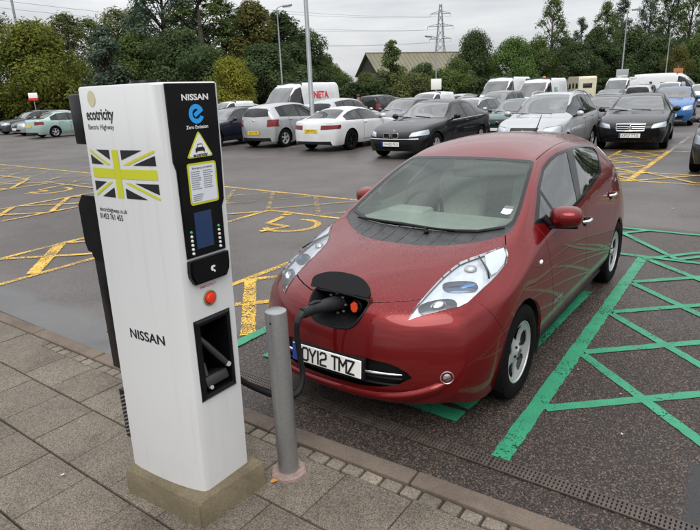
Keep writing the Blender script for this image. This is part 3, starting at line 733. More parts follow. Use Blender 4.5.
STROKE = {'O': (.044, [[(.0, .012), (.0, .067), (.010, .079), (.034, .079), (.044, .067), (.044, .012), (.034, 0), (.010, 0), (.0, .012)]]), 'Y': (.048, [[(0, .079), (.024, .036)], [(.048, .079), (.024, .036)], [(.024, .040), (.024, 0)]]), '1': (.014, [[(.007, .079), (.007, 0)]]), '2': (.042, [[(0, .066), (.008, .079), (.034, .079), (.042, .070), (.042, .050), (.034, .042), (.008, .034), (0, .024), (0, .0), (.042, 0)]]), 'T': (.044, [[(0, .079), (.044, .079)], [(.022, .079), (.022, 0)]]), 'M': (.052, [[(0, 0), (0, .079), (.026, .034), (.052, .079), (.052, 0)]]), 'Z': (.042, [[(0, .079), (.042, .079), (0, 0), (.042, 0)]]), ' ': (.020, [])}
def stroke_text(s, w_=.0125, gap=.012):
    """number-plate lettering drawn as even-width strokes"""
    bm = bmesh.new(); x = 0; z = 0.0
    for ch in s:
        cw, lines = STROKE[ch]
        for ln in lines:
            for a, b in zip(ln[:-1], ln[1:]):
                a = Vector((a[0]+x, a[1]-.0395, z)); b = Vector((b[0]+x, b[1]-.0395, z)); d = (b-a).normalized(); n = Vector((-d.y, d.x, 0))*w_/2; e = d*w_*.42
                bm.faces.new([bm.verts.new(p) for p in (a-e-n, b+e-n, b+e+n, a-e+n)]); z += .00006
        x += cw+gap
    bmesh.ops.translate(bm, vec=(-(x-gap)/2, 0, 0), verts=bm.verts[:]); return bm
def plate_obj(parent, text, c, xa, ya, mat_bg, w=.52, h=.111, size=.098, band=True, detail=True):
    """number plate: backing slab, blue band, letters"""
    xa = Vector(xa).normalized(); ya = Vector(ya).normalized(); za = xa.cross(ya); c = Vector(c)
    rot = Matrix((xa, ya, za)).transposed()
    p = box('number_plate', c, (w, h, .008), mat_bg, parent, rot, .003, 1)
    if band: box('country_band', c - xa*(w/2-.022) + za*.0005, (.040, h-.004, .009), BLUE, p, rot)
    if detail:
        bm = text_bm(text, size*1.13, .0, 0, 1.06, xscale=.80) if text != 'OY12 TMZ' else stroke_text(text)
        xs = [v.co.x for v in bm.verts]; cx = (min(xs)+max(xs))/2; sc = min(1.0, (w-.075)/(max(xs)-min(xs)))
        bmesh.ops.translate(bm, vec=(-cx, 0, 0), verts=bm.verts[:]); bmesh.ops.scale(bm, vec=(sc, 1, 1), verts=bm.verts[:])
        place_bm('plate_text', bm, c + za*.0055 + xa*(.018 if band else 0), xa, ya, INK, p)
    return p

def build_leaf():
    T = empty('electric_car', (0, 0, 0))
    tag(T, 'red rain-covered five-door hatchback plugged into the white charging post', 'car')
    S = Shell(build_shell(LEAF_ST, LEAF_F, LEAF_R, 3, crease=LEAF_CR, vcrease=LEAF_VC))
    sid = lambda c, n: c.y > .45
    for ax in (0, -2.7):
        S.cut2('arch', 'xz', circle(ax, .325, .350, 40), lambda c, n: c.y > .35)
    S.delete(['arch'])
    # cowl, windscreen
    cowl = [(.139, 0), (.135, .10), (.125, .165), (.094, .27), (.031, .37), (-.084, .526), (-.196, .645), (-.27, .672), (-.45, .66), (-.45, 0)]
    S.cut('cowl', 'xy', cowl + [(x, -y) for x, y in reversed(cowl[1:-1])], lambda c, n: c.z > .9)
    ws = [(-.120, 0), (-.125, .15), (-.145, .28), (-.195, .47), (-.285, .635), (-.335, .668), (-.50, .650), (-.70, .612), (-.90, .572), (-1.045, .540), (-1.085, .50), (-1.10, .30), (-1.105, 0)]
    S.cut('windscreen_border', 'xy', ws + [(x, -y) for x, y in reversed(ws[1:-1])], lambda c, n: c.z > .95)
    wg = [(-.145, 0), (-.15, .15), (-.168, .28), (-.218, .46), (-.305, .615), (-.36, .636), (-.50, .620), (-.70, .583), (-.90, .545), (-1.01, .520), (-1.04, .48), (-1.055, .30), (-1.06, 0)]
    S.cut('windscreen', 'xy', wg + [(x, -y) for x, y in reversed(wg[1:-1])], lambda c, n: c.z > .95, only=['windscreen_border'])
    # headlamps
    hl = [(.757, .466), (.69, .472), (.611, .482), (.50, .490), (.381, .499), (.30, .510), (.218, .527), (.150, .560), (.098, .593), (0, .652), (-.084, .697), (-.03, .735), (.037, .752), (.15, .748), (.257, .738), (.40, .718), (.48, .702), (.538, .675), (.65, .580)]
    S.cut2('headlamp', 'xy', hl, lambda c, n: c.z > .66)
    # bonnet between cowl, lamps and the nose seam
    bn = [(.139, 0), (.135, .10), (.125, .165), (.094, .27), (.031, .37), (-.084, .526), (-.196, .645), (-.084, .697), (0, .652), (.098, .593), (.150, .560), (.218, .527), (.30, .510), (.381, .499), (.50, .490), (.611, .482), (.66, .42), (.719, .325), (.765, .23), (.785, .12), (.79, 0)]
    S.cut('bonnet', 'xy', bn + [(x, -y) for x, y in reversed(bn[1:-1])], lambda c, n: c.z > .72, only=['body'])
    top = lambda c, n: c.z > .72
    S.groove([(-.205, .650), (-.084, .702)], 'xy', .006, top, only=['bonnet', 'body'], name='bonnet_side_gap')
    S.groove([(.609, .484), (.66, .42), (.719, .325), (.765, .23), (.785, .12), (.79, 0)], 'xy', .007, top, only=['bonnet', 'body', 'bonnet_front_gap'], name='bonnet_front_gap')
    # charging port
    po = [(-.19, .80), (-.182, .75), (-.15, .69), (-.09, .655), (0, .648), (.09, .650), (.155, .664), (.20, .715), (.217, .79), (.14, .812), (0, .818), (-.12, .812)]
    S.cut('port', 'yz', po, lambda c, n: c.x > .6)
    S.delete(['port'])
    # lower grille and fog lamps
    gr = [(0, .303), (.226, .308), (.353, .325), (.45, .352), (.53, .405), (.50, .440), (.45, .470), (.397, .488), (.27, .503), (0, .505)]
    S.cut('lower_grille', 'yz', gr + [(-y, z) for y, z in reversed(gr[1:-1])], lambda c, n: c.x > .6)
    # side glass
    sur = [(-.46, 1.055), (-.80, 1.250), (-1.08, 1.360), (-1.26, 1.402), (-1.45, 1.430), (-1.68, 1.440), (-2.0, 1.437), (-2.35, 1.415), (-2.62, 1.385), (-2.70, 1.345), (-2.62, 1.295), (-2.24, 1.180), (-1.70, 1.112), (-1.40, 1.065), (-1.10, 1.035), (-.70, 1.030)]
    S.cut2('window_surround', 'xz', sur, sid)
    S.cut2('quarter_light', 'xz', [(-.56, 1.075), (-.80, 1.215), (-.80, 1.06)], sid, only=['window_surround'])
    S.cut2('front_door_glass', 'xz', [(-.83, 1.060), (-.83, 1.235), (-1.08, 1.335), (-1.26, 1.378), (-1.45, 1.407), (-1.655, 1.416), (-1.30, 1.072), (-1.10, 1.057)], sid, only=['window_surround'])
    S.cut2('rear_door_glass', 'xz', [(-1.43, 1.094), (-1.83, 1.416), (-2.0, 1.414), (-2.35, 1.392), (-2.60, 1.362), (-2.655, 1.335), (-2.58, 1.300), (-2.23, 1.203), (-1.69, 1.137)], sid, only=['window_surround'])
    # doors
    fd = [(-.47, 1.05), (-.52, .80), (-.56, .55), (-.60, .36), (-.66, .285), (-1.36, .285), (-1.43, .45), (-1.44, .80), (-1.42, 1.066), (-1.10, 1.035), (-.70, 1.030)]
    rd = [(-1.44, .80), (-1.43, .45), (-1.36, .285), (-2.02, .285), (-2.20, .42), (-2.33, .58), (-2.47, .70), (-2.56, .86), (-2.58, 1.05), (-2.52, 1.262), (-2.24, 1.18), (-1.70, 1.112), (-1.42, 1.066)]
    S.cut2('front_door', 'xz', fd, lambda c, n: c.y > .6, only=['body'])
    S.cut2('rear_door', 'xz', rd, lambda c, n: c.y > .6, only=['body'])
    sd_ = lambda c, n: c.y > .6
    pan = ['body', 'front_door', 'rear_door']
    S.groove([(-.47, 1.05), (-.52, .80), (-.56, .55), (-.60, .36), (-.66, .285), (-1.36, .285), (-2.02, .285), (-2.20, .42), (-2.33, .58), (-2.47, .70), (-2.56, .86), (-2.58, 1.05), (-2.52, 1.262)], 'xz', .006, sd_, only=pan, name='door_gap')
    S.groove([(-1.36, .285), (-1.43, .45), (-1.44, .80), (-1.42, 1.066)], 'xz', .006, sd_, only=pan, name='door_gap')
    S.groove([(.44, .80), (.40, .72), (.30, .545)], 'xz', .004, sd_, only=['body'], name='bumper_gap')
    # roof channel, tailgate, lamps at the back
    S.groove([(-1.10, .535), (-1.4, .535), (-1.9, .525), (-2.4, .515), (-2.75, .49)], 'xy', .007, lambda c, n: c.z > 1.3, only=['body'], name='roof_gap')
    rw = [(0, 1.12), (.42, 1.13), (.47, 1.20), (.42, 1.30), (.25, 1.335), (0, 1.34)]
    S.cut('rear_window', 'yz', rw + [(-y, z) for y, z in reversed(rw[1:-1])], lambda c, n: c.x < -3.1)
    S.cut2('tail_lamp', 'xz', [(-3.10, 1.18), (-3.28, 1.19), (-3.40, .95), (-3.40, .72), (-3.25, .74), (-3.18, .95)], lambda c, n: c.y > .42 and n.y > .15, only=['body'])
    # objects
    body = S.extract('body', RED, T, ['body'], thick=.02)
    S.extract('bonnet', RED, T, thick=.012)
    for sd2 in (1, -1):
        d = S.extract('front_door', RED, T, side=sd2, thick=.015)
        hd = (-1.40, .869, .907)
        for dd, hx, hy, hz in ((d, -1.40, .872, .905), (S.extract('rear_door', RED, T, side=sd2, thick=.015), -2.35, .858, .958)):
            bm = bmesh.new()
            bm_tube(bm, [(hx+.085, sd2*(hy-.005), hz+.002), (hx+.06, sd2*(hy+.030), hz+.004), (hx, sd2*(hy+.036), hz+.006), (hx-.07, sd2*(hy+.030), hz+.006), (hx-.095, sd2*(hy-.005), hz+.004)], [.011, .014, .015, .014, .011], 8)
            bm_obj('door_handle', bm, CHROME, dd, 60)
            lathe('handle_recess', [(.001, 0), (.03, .001), (.042, -.004)], BLK, dd, 20, 'y', (hx, sd2*(hy+.002), hz-.008)) if sd2 > 0 else None
        S.extract('quarter_light', GLSD, T, side=sd2, off=-.003)
        S.extract('front_door_glass', GLSS, T, side=sd2, off=-.003)
        S.extract('rear_door_glass', GLSD, T, side=sd2, off=-.003)
        S.extract('window_surround', BLKG, T, side=sd2)
        S.extract('tail_lamp', TAIL, T, side=sd2, off=.004)
        le = [S.ray((px, sd2*3, pz), (0, -sd2, 0))[0] for px, pz in ((-3.03, 1.32), (-3.10, 1.26), (-3.16, 1.17), (-3.20, 1.08))]
        tube('lamp_edge', [p_ for p_ in le if p_], .010, LAMPW, T, 8)
        # headlamp: silver bowl under a clear bulging lens
        hp = S.extract('headlamp', LENS, T, side=sd2, off=.010, thick=.02)
        S.extract('reflector', SILV, hp, ['headlamp'], side=sd2, off=-.022)
        y = lambda v: sd2*v
        def patch(nm, cx, cy, rx, ry, ang, m, off, dome=.008, pw=1.0):
            # domed patch lying on the reflector surface
            h0 = S.ray((cx, y(cy), 2), (0, 0, -1))[0]; n0 = S.normal_at(h0); u = Vector((math.cos(ang), y(math.sin(ang)), 0)); u = (u - n0*u.dot(n0)).normalized(); v = n0.cross(u)
            bm = bmesh.new(); rs = []
            for q, d_ in ((1, 0), (.8, dome*.6), (.45, dome*.92), (.01, dome)):
                rs.append([bm.verts.new(h0 + n0*(off+d_) + u*rx*q*math.copysign(abs(math.cos(2*math.pi*k/20))**pw, math.cos(2*math.pi*k/20)) + v*ry*q*math.copysign(abs(math.sin(2*math.pi*k/20))**pw, math.sin(2*math.pi*k/20))) for k in range(20)])
            for a, b in zip(rs[:-1], rs[1:]):
                for k in range(20): bm.faces.new((a[k], a[(k+1) % 20], b[(k+1) % 20], b[k]))
            bmesh.ops.recalc_face_normals(bm, faces=bm.faces[:]); o_ = bm_obj(nm, bm, m, hp, 180)
            return o_
        DKL = mat('lamp_dark_blue', (.10, .125, .17), .15, metal=.7); DKG = mat('lamp_dark_grey', (.10, .105, .115), .2, metal=.5)
        patch('projector_bezel', .605, .575, .115, .050, -.72, DKG, -.014, .010, .8)
        patch('projector_bulb', .600, .578, .050, .030, -.6, CHROME, -.006, .018)
        patch('reflector_fin', .395, .615, .105, .052, -.95, DKL, -.018, .010, .7)
        patch('reflector_fin', .375, .650, .055, .016, -.6, LAMPB, -.012, .006)
        patch('indicator_bulb', .220, .600, .040, .032, -.9, mat('lamp_pearl', (.62, .60, .58), .2, metal=.5), -.014, .020)
        # white corner segment behind a divider
        bm = bmesh.new(); bm_tube(bm, [(.098, y(.597), .954), (.15, y(.65), .930), (.20, y(.70), .900), (.25, y(.733), .872)], .006, 6); bm_obj('divider', bm, BLK, hp, 60)
        cs = [(.07, .625), (.0, .66), (-.06, .697), (-.02, .728), (.04, .742), (.15, .738), (.205, .725), (.15, .668)]
        pts = []
        for (px, py) in cs:
            h = S.ray((px, y(py), 2), (0, 0, -1))[0]; pts.append(h + S.normal_at(h)*.004)
        mesh_obj('corner_segment', pts, [list(range(len(pts)))], LAMPW, hp)
        # fog lamp
        h = S.ray((2, y(.690), .408), (-1, 0, 0))[0]; nrm = S.normal_at(h); u = nrm.cross(Vector((0, 0, 1))).normalized(); v = u.cross(nrm)
        bm = bmesh.new()
        for rr, dd in ((.040, -.004), (.040, .012), (.034, .014), (.030, .010), (.001, .016)):
            pass
        rings = []
        for rr, dd in ((.040, -.016), (.040, .002), (.035, .003), (.031, -.003), (.016, .002), (.001, .003)):
            rings.append([bm.verts.new(h + nrm*dd + rr*(math.cos(2*math.pi*k/24)*u + math.sin(2*math.pi*k/24)*v)) for k in range(24)])
        for a, b in zip(rings[:-1], rings[1:]):
            for k in range(24): bm.faces.new((a[k], a[(k+1) % 24], b[(k+1) % 24], b[k]))
        bmesh.ops.recalc_face_normals(bm, faces=bm.faces[:])
        bm_obj('fog_lamp', bm, CHROME, T, 30)
        # mirror: arm, housing, glass
        mo = Vector((0, 0, 0)) if sd2 > 0 else Vector((-.15, .060, 0))
        bm = bmesh.new(); bmesh.ops.create_uvsphere(bm, u_segments=24, v_segments=14, radius=1.0)
        for vv in bm.verts:
            c = vv.co; 
            c.x = (c.x*.115 if c.x > 0 else c.x*.035); sg = lambda a, e: math.copysign(abs(a)**e, a)
            c.y = sg(c.y, .72)*.112*(1.0); c.z = sg(c.z, .72)*.075
        bmesh.ops.rotate(bm, matrix=Euler((0, 0, R(20)*sd2)).to_matrix(), verts=bm.verts[:]); bmesh.ops.translate(bm, vec=(-.68, y(.905), 1.082), verts=bm.verts[:])
        mh = bm_obj('door_mirror', bm, RED, T, 180); mh.location = mo
        box('mirror_foot', (-.67, y(.89), 1.014), (.10, .19, .022), BLK, mh, (0, 0, R(20)*sd2), .008)
        tube('mirror_arm', [(-.60, y(.77), 1.08), (-.61, y(.81), 1.04), (-.64, y(.87), 1.012)], [.03, .025, .014], BLK, mh, 8)
        bm = bmesh.new(); bmesh.ops.create_circle(bm, cap_ends=True, segments=24, radius=1); bmesh.ops.scale(bm, vec=(.098, .062, 1), verts=bm.verts[:])
        place_bm('mirror_glass', bm, (-.722, y(.895), 1.082), (-.34*sd2, .94, 0), (0, 0, 1), CHROME, mh)
        # side repeater
        h = S.ray((-.346, y(2), .832), (0, -sd2, 0))[0]
        bm = bmesh.new(); bmesh.ops.create_uvsphere(bm, u_segments=16, v_segments=8, radius=1); bmesh.ops.scale(bm, vec=(.026, .010, .016), verts=bm.verts[:]); bmesh.ops.translate(bm, vec=h, verts=bm.verts[:])
        bm_obj('side_repeater', bm, LAMPW, T, 180)
        # wheels and arch liners
        for ax in (0, -2.7):
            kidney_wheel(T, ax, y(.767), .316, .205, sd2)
            bm = bmesh.new()
            for yy in (.866, .50):
                pass
            pr = [(.352, .872 if ax == 0 else .865), (.345, .82), (.352, .50), (.12, .49)]
            rs = []
            for rr, yy in pr:
                rs.append([bm.verts.new((ax+rr*math.cos(R(-25)+R(230)*k/28), y(yy), .325+rr*math.sin(R(-25)+R(230)*k/28))) for k in range(29)])
            for a, b in zip(rs[:-1], rs[1:]):
                for k in range(28): bm.faces.new((a[k], a[k+1], b[k+1], b[k]))
            bm_obj('wheel_arch_liner', bm, BLK, T, 60)
        # sill and zero emission badge
        tube('sill', [(-.37, y(.80), .215), (-.8, y(.795), .205), (-1.6, y(.795), .205), (-2.33, y(.80), .215)], .026, BLK, T, 8)
    S.extract('cowl', COWL, T, off=-.006)
    S.extract('windscreen_border', BLKG, T)
    S.extract('windscreen', GLS, T, off=-.001)
    S.extract('rear_window', GLSD, T, off=-.002)
    S.extract('bonnet_front_gap', GAP, T, off=-.004, side=1); S.extract('bonnet_front_gap', GAP, T, off=-.004, side=-1)
    for sd2 in (1, -1):
        for nm in ('bonnet_side_gap', 'door_gap', 'bumper_gap', 'roof_gap'): S.extract(nm, GAP, T, side=sd2, off=-.004)
    S.extract('lower_grille', BLK, T, off=-.05)
    lin = S.extract('cabin_lining', LINER, T, ['body', 'front_door', 'rear_door'], off=-.035, drop=lambda c, n: c.x > -.42 or (c.z < .3))
    # grille slats, chrome strip, bumper lip
    for zz in (.345, .385):
        pts = []
        for k in range(-14, 15):
            yv = k*.033; h = S.ray((2, yv, zz), (-1, 0, 0))[0]
            if h: pts.append(h + Vector((-.03, 0, 0)))
        tube('grille_slat', pts, .009, BLK, T, 6)
    for sd2 in (1, -1):
        pts = [S.ray((2, sd2*v, .425), (-1, 0, 0))[0] + Vector((.001, 0, 0)) for v in (.24, .28, .32, .36, .40, .44, .475)]
        tube('chrome_strip', pts, [.011, .011, .011, .010, .009, .008, .004], CHROME, T, 8)
    pts = []
    for k in range(-20, 21):
        yv = k*.034; zz = .268 + .10*(abs(yv)/.68)**4
        h = S.ray((2, yv, zz), (-1, 0, 0))[0]
        if h: pts.append(h + Vector((-.012, 0, 0)))
    tube('bumper_lip', pts, [.012]+[.032]*(len(pts)-2)+[.012], RED, T, 10)
    # floor pan so no daylight shows under the body
    box('floor_pan', (-1.5, 0, .25), (3.7, 1.05, .06), BLK, T)
    box('floor_pan', (-1.25, 0, .26), (1.9, 1.54, .08), BLK, T)
    box('bumper_backing', (.775, 0, .375), (.04, 1.0, .26), BLK, T); box('undertray', (.62, 0, .242), (.40, .95, .02), BLK, T)
    # number plate on its holder
    xa = Vector((0, 1, 0)); ya = Vector((-.08, 0, 1)).normalized()
    pc = Vector((.934, 0, .440))
    box('plate_holder', pc + Vector((-.016, 0, -.003)), (.545, .135, .03), BLK, T, Matrix((xa, ya, xa.cross(ya))).transposed(), .006)
    plate_obj(T, 'OY12 TMZ', pc + Vector((.006, 0, 0)), xa, ya, WHT)
    # charging port: recess, sockets, open flap
    ring = [S.ray((2, a, b if b < .80 else .80), (-1, 0, 0))[0] for a, b in po]
    ring = [Vector((.775 if b > .80 else r_.x, a, b)) for (a, b), r_ in zip(po, ring)]
    cen = sum(ring, Vector())/len(ring)
    bm = bmesh.new(); r0 = [bm.verts.new(p + Vector((.004, 0, 0))) for p in ring]; r1 = [bm.verts.new(cen + (p-cen)*.93 + Vector((-.03, 0, 0))) for p in ring]; r2 = [bm.verts.new(Vector((.66, (p.y-cen.y)*.85+cen.y, (p.z-cen.z)*.85+cen.z))) for p in ring]
    n_ = len(ring)
    for a, b in ((r0, r1), (r1, r2)):
        for k in range(n_): bm.faces.new((a[k], a[(k+1) % n_], b[(k+1) % n_], b[k]))
    bm.faces.new(r2); bmesh.ops.recalc_face_normals(bm, faces=bm.faces[:])
    cp = bm_obj('charging_port', bm, BLK, T, 30)
    edge = catmull([p + Vector((.004, 0, 0)) for p in ring], 4, True); edge.append(edge[0])
    tube('port_seal', edge, .008, BLK, cp, 6)
    for (yy, zz, rr, nm) in ((-.035, .735, .052, 'rapid_socket'), (.10, .735, .042, 'slow_socket')):
        lathe(nm, [(rr, .0), (rr, .075), (rr-.008, .082), (rr-.012, .06), (.001, .055)], BLK, cp, 24, 'x', (.665, yy, zz))
        for k in range(8):
            a = 2*math.pi*k/8; box('socket_bolt', (.752, yy+(rr+.012)*math.cos(a), zz+(rr+.012)*math.sin(a)), (.010, .014, .010), mat('bolt_grey', (.35, .35, .34), .4, .6), cp) if nm == 'rapid_socket' else None
    bm = bmesh.new(); poly_bm(bm, [(-.022, -.02), (-.008, -.034), (.014, -.030), (.024, -.008), (.020, .022), (-.002, .032), (-.024, .014)], 0, .01)
    place_bm('orange_cap', bm, (.775, .105, .742), (0, 1, 0), (0, 0, 1), mat('orange_plastic', (.75, .07, .015), .4), cp)
    # flap: raised on its hinge along the top edge of the opening
    fl = [(-.215, 0), (-.222, .045), (-.205, .075), (-.12, .112), (0, .125), (.12, .112), (.19, .072), (.225, .02), (.215, 0)]
    up_ = Vector((-.62, 0, .78)).normalized()
    fl = fl[:1] + [(p.x, p.y) for p in catmull([(a, b, 0) for a, b in fl[1:-1]], 4)] + fl[-1:]
    bm = bmesh.new(); poly_bm(bm, [(-a, b) for a, b in fl], 0, .012)
    bmesh.ops.recalc_face_normals(bm, faces=bm.faces[:])
    lid = place_bm('port_flap', bm, (.775, 0, .818), (0, -1, 0), up_, BLK, T)
    bm = bmesh.new(); poly_bm(bm, [(-.07, .025), (.05, .025), (.035, .085), (-.055, .085)], 0, .004)
    nn = Vector((0, 1, 0)).cross(up_)
    place_bm('flap_label', bm, Vector((.775, -.03, .818)) + nn*.006, (0, 1, 0), up_, mat('label_grey', (.42, .42, .38), .5), lid)
    # wipers
    def on(x, y_, o=.012): 
        h = S.ray((x, y_, 3), (0, 0, -1))[0]; return h + S.normal_at(h)*o
    for nm, pts in (('wiper', [(-.190, -.52), (-.155, -.30), (-.128, -.08), (-.120, .16)]), ('wiper', [(-.12, .17), (-.140, .32), (-.18, .47), (-.262, .625)])):
        w = tube(nm, [on(x, y_, .014) for x, y_ in pts], [.008, .012, .012, .009], BLK, T, 6)
        p0 = pts[-1] if pts[0][1] < 0 else pts[0]
        tube('wiper_arm', [on(p0[0]+.06, p0[1]-.02, .012), on(p0[0]+.02, p0[1]-.05, .026), on(pts[1][0]+.012, pts[1][1], .024)], [.014, .010, .007], BLK, w, 6)
    # vertical ribs of the cowl
    for k in range(-4, 5):
        yv = k*.115; x1 = .125 - .55*(abs(yv)/.7)**2*.55; tube('cowl_rib', [on(-.13-.2*abs(yv)**2, yv, -.006), on((x1-.13)/2, yv, -.006), on(x1-.01, yv, -.006)], .003, COWL, T, 5)
    # permit sticker inside the screen
    h = on(-.455, .565, .0015); nz = S.normal_at(h); ya = (Vector((-1, 0, 0)) - nz*Vector((-1, 0, 0)).dot(nz)).normalized(); xa = ya.cross(nz)
    bm = bmesh.new(); poly_bm(bm, [(-.034, -.04), (-.014, -.05), (.014, -.05), (.034, -.04), (.034, .015), (-.034, .015)]); st = place_bm('permit_sticker', bm, h, xa, ya, mat('paper', (.78, .80, .80), .5), T)
    bm = bmesh.new(); poly_bm(bm, [(-.034, .018), (.034, .018), (.034, .05), (-.034, .05)]); place_bm('sticker_header', bm, h, xa, ya, mat('paper_dark', (.12, .14, .15), .5), st)
    # aerial
    tube('aerial', [(-2.66, 0, 1.500), (-2.69, 0, 1.525), (-2.73, 0, 1.54), (-2.85, 0, 1.66)], [.022, .014, .006, .004], BLK, T, 8)
    # zero emission badge on the left door (flat lettering)
    h = S.ray((-.66, 2, .475), (0, -1, 0))[0]
    bm = text_bm('ZERO EMISSION', .030, .01, xscale=.95); place_bm('door_badge', bm, h + Vector((-.03, .004, 0)), (-1, 0, 0), (0, 0, 1), mat('badge_blue', (.35, .50, .62), .3, .5), T)
    # cabin: dash, wheel, seats, rear bench, headlining
    bm = bmesh.new(); bm_box(bm, (-.52, 0, .86), (.62, 1.34, .30), None, .08, 3); bm_obj('dashboard', bm, DASH, T, 40)
    bm = bmesh.new(); bm_box(bm, (-.72, -.37, .99), (.22, .36, .09), None, .035, 3); bm_obj('instrument_hood', bm, DASH, T, 40)
    bm = bmesh.new(); bmesh.ops.create_circle(bm, segments=8, radius=.001)
    bm.clear(); pts = [Vector((0, .185*math.cos(2*math.pi*k/32), .185*math.sin(2*math.pi*k/32))) for k in range(33)]
    bm_tube(bm, pts, .015, 8, False); bm_tube(bm, [(0, -.17, 0), (0, .17, 0)], .016, 6); bm_tube(bm, [(0, 0, 0), (0, 0, -.17)], .016, 6); bm_box(bm, (-.0, 0, 0), (.05, .14, .11), None, .02)
    bmesh.ops.rotate(bm, matrix=Euler((0, R(-24), 0)).to_matrix(), verts=bm.verts[:]); bmesh.ops.translate(bm, vec=(-.93, -.37, .955), verts=bm.verts[:])
    bm_obj('steering_wheel', bm, BLK, T, 50)
    for yy in (-.37, .37):
        bm = bmesh.new(); bm_box(bm, (-1.42, yy, .55), (.52, .50, .18), (0, R(-8), 0), .06, 3); st = bm_obj('front_seat', bm, SEAT, T, 40)
        bm = bmesh.new(); bm_box(bm, (-1.72, yy, .88), (.16, .48, .62), (0, R(-14), 0), .07, 3); bm_obj('seat_back', bm, SEAT, st, 40)
        bm = bmesh.new(); bm_box(bm, (-1.83, yy, 1.265), (.10, .26, .17), (0, R(-10), 0), .045, 3); bm_obj('headrest', bm, SEAT, st, 40)
    bm = bmesh.new(); bm_box(bm, (-2.25, 0, .58), (.5, 1.25, .2), None, .06, 3); st = bm_obj('rear_bench', bm, SEAT, T, 40)
    bm = bmesh.new(); bm_box(bm, (-2.55, 0, .92), (.16, 1.22, .6), (0, R(-16), 0), .06, 3); bm_obj('bench_back', bm, SEAT, st, 40)
    h = on(-.985, 0, -.09); box('rear_view_mirror', h, (.03, .24, .065), BLK, T, (0, R(-10), 0), .012)
    return T, S
LEAF, LEAF_S = build_leaf()
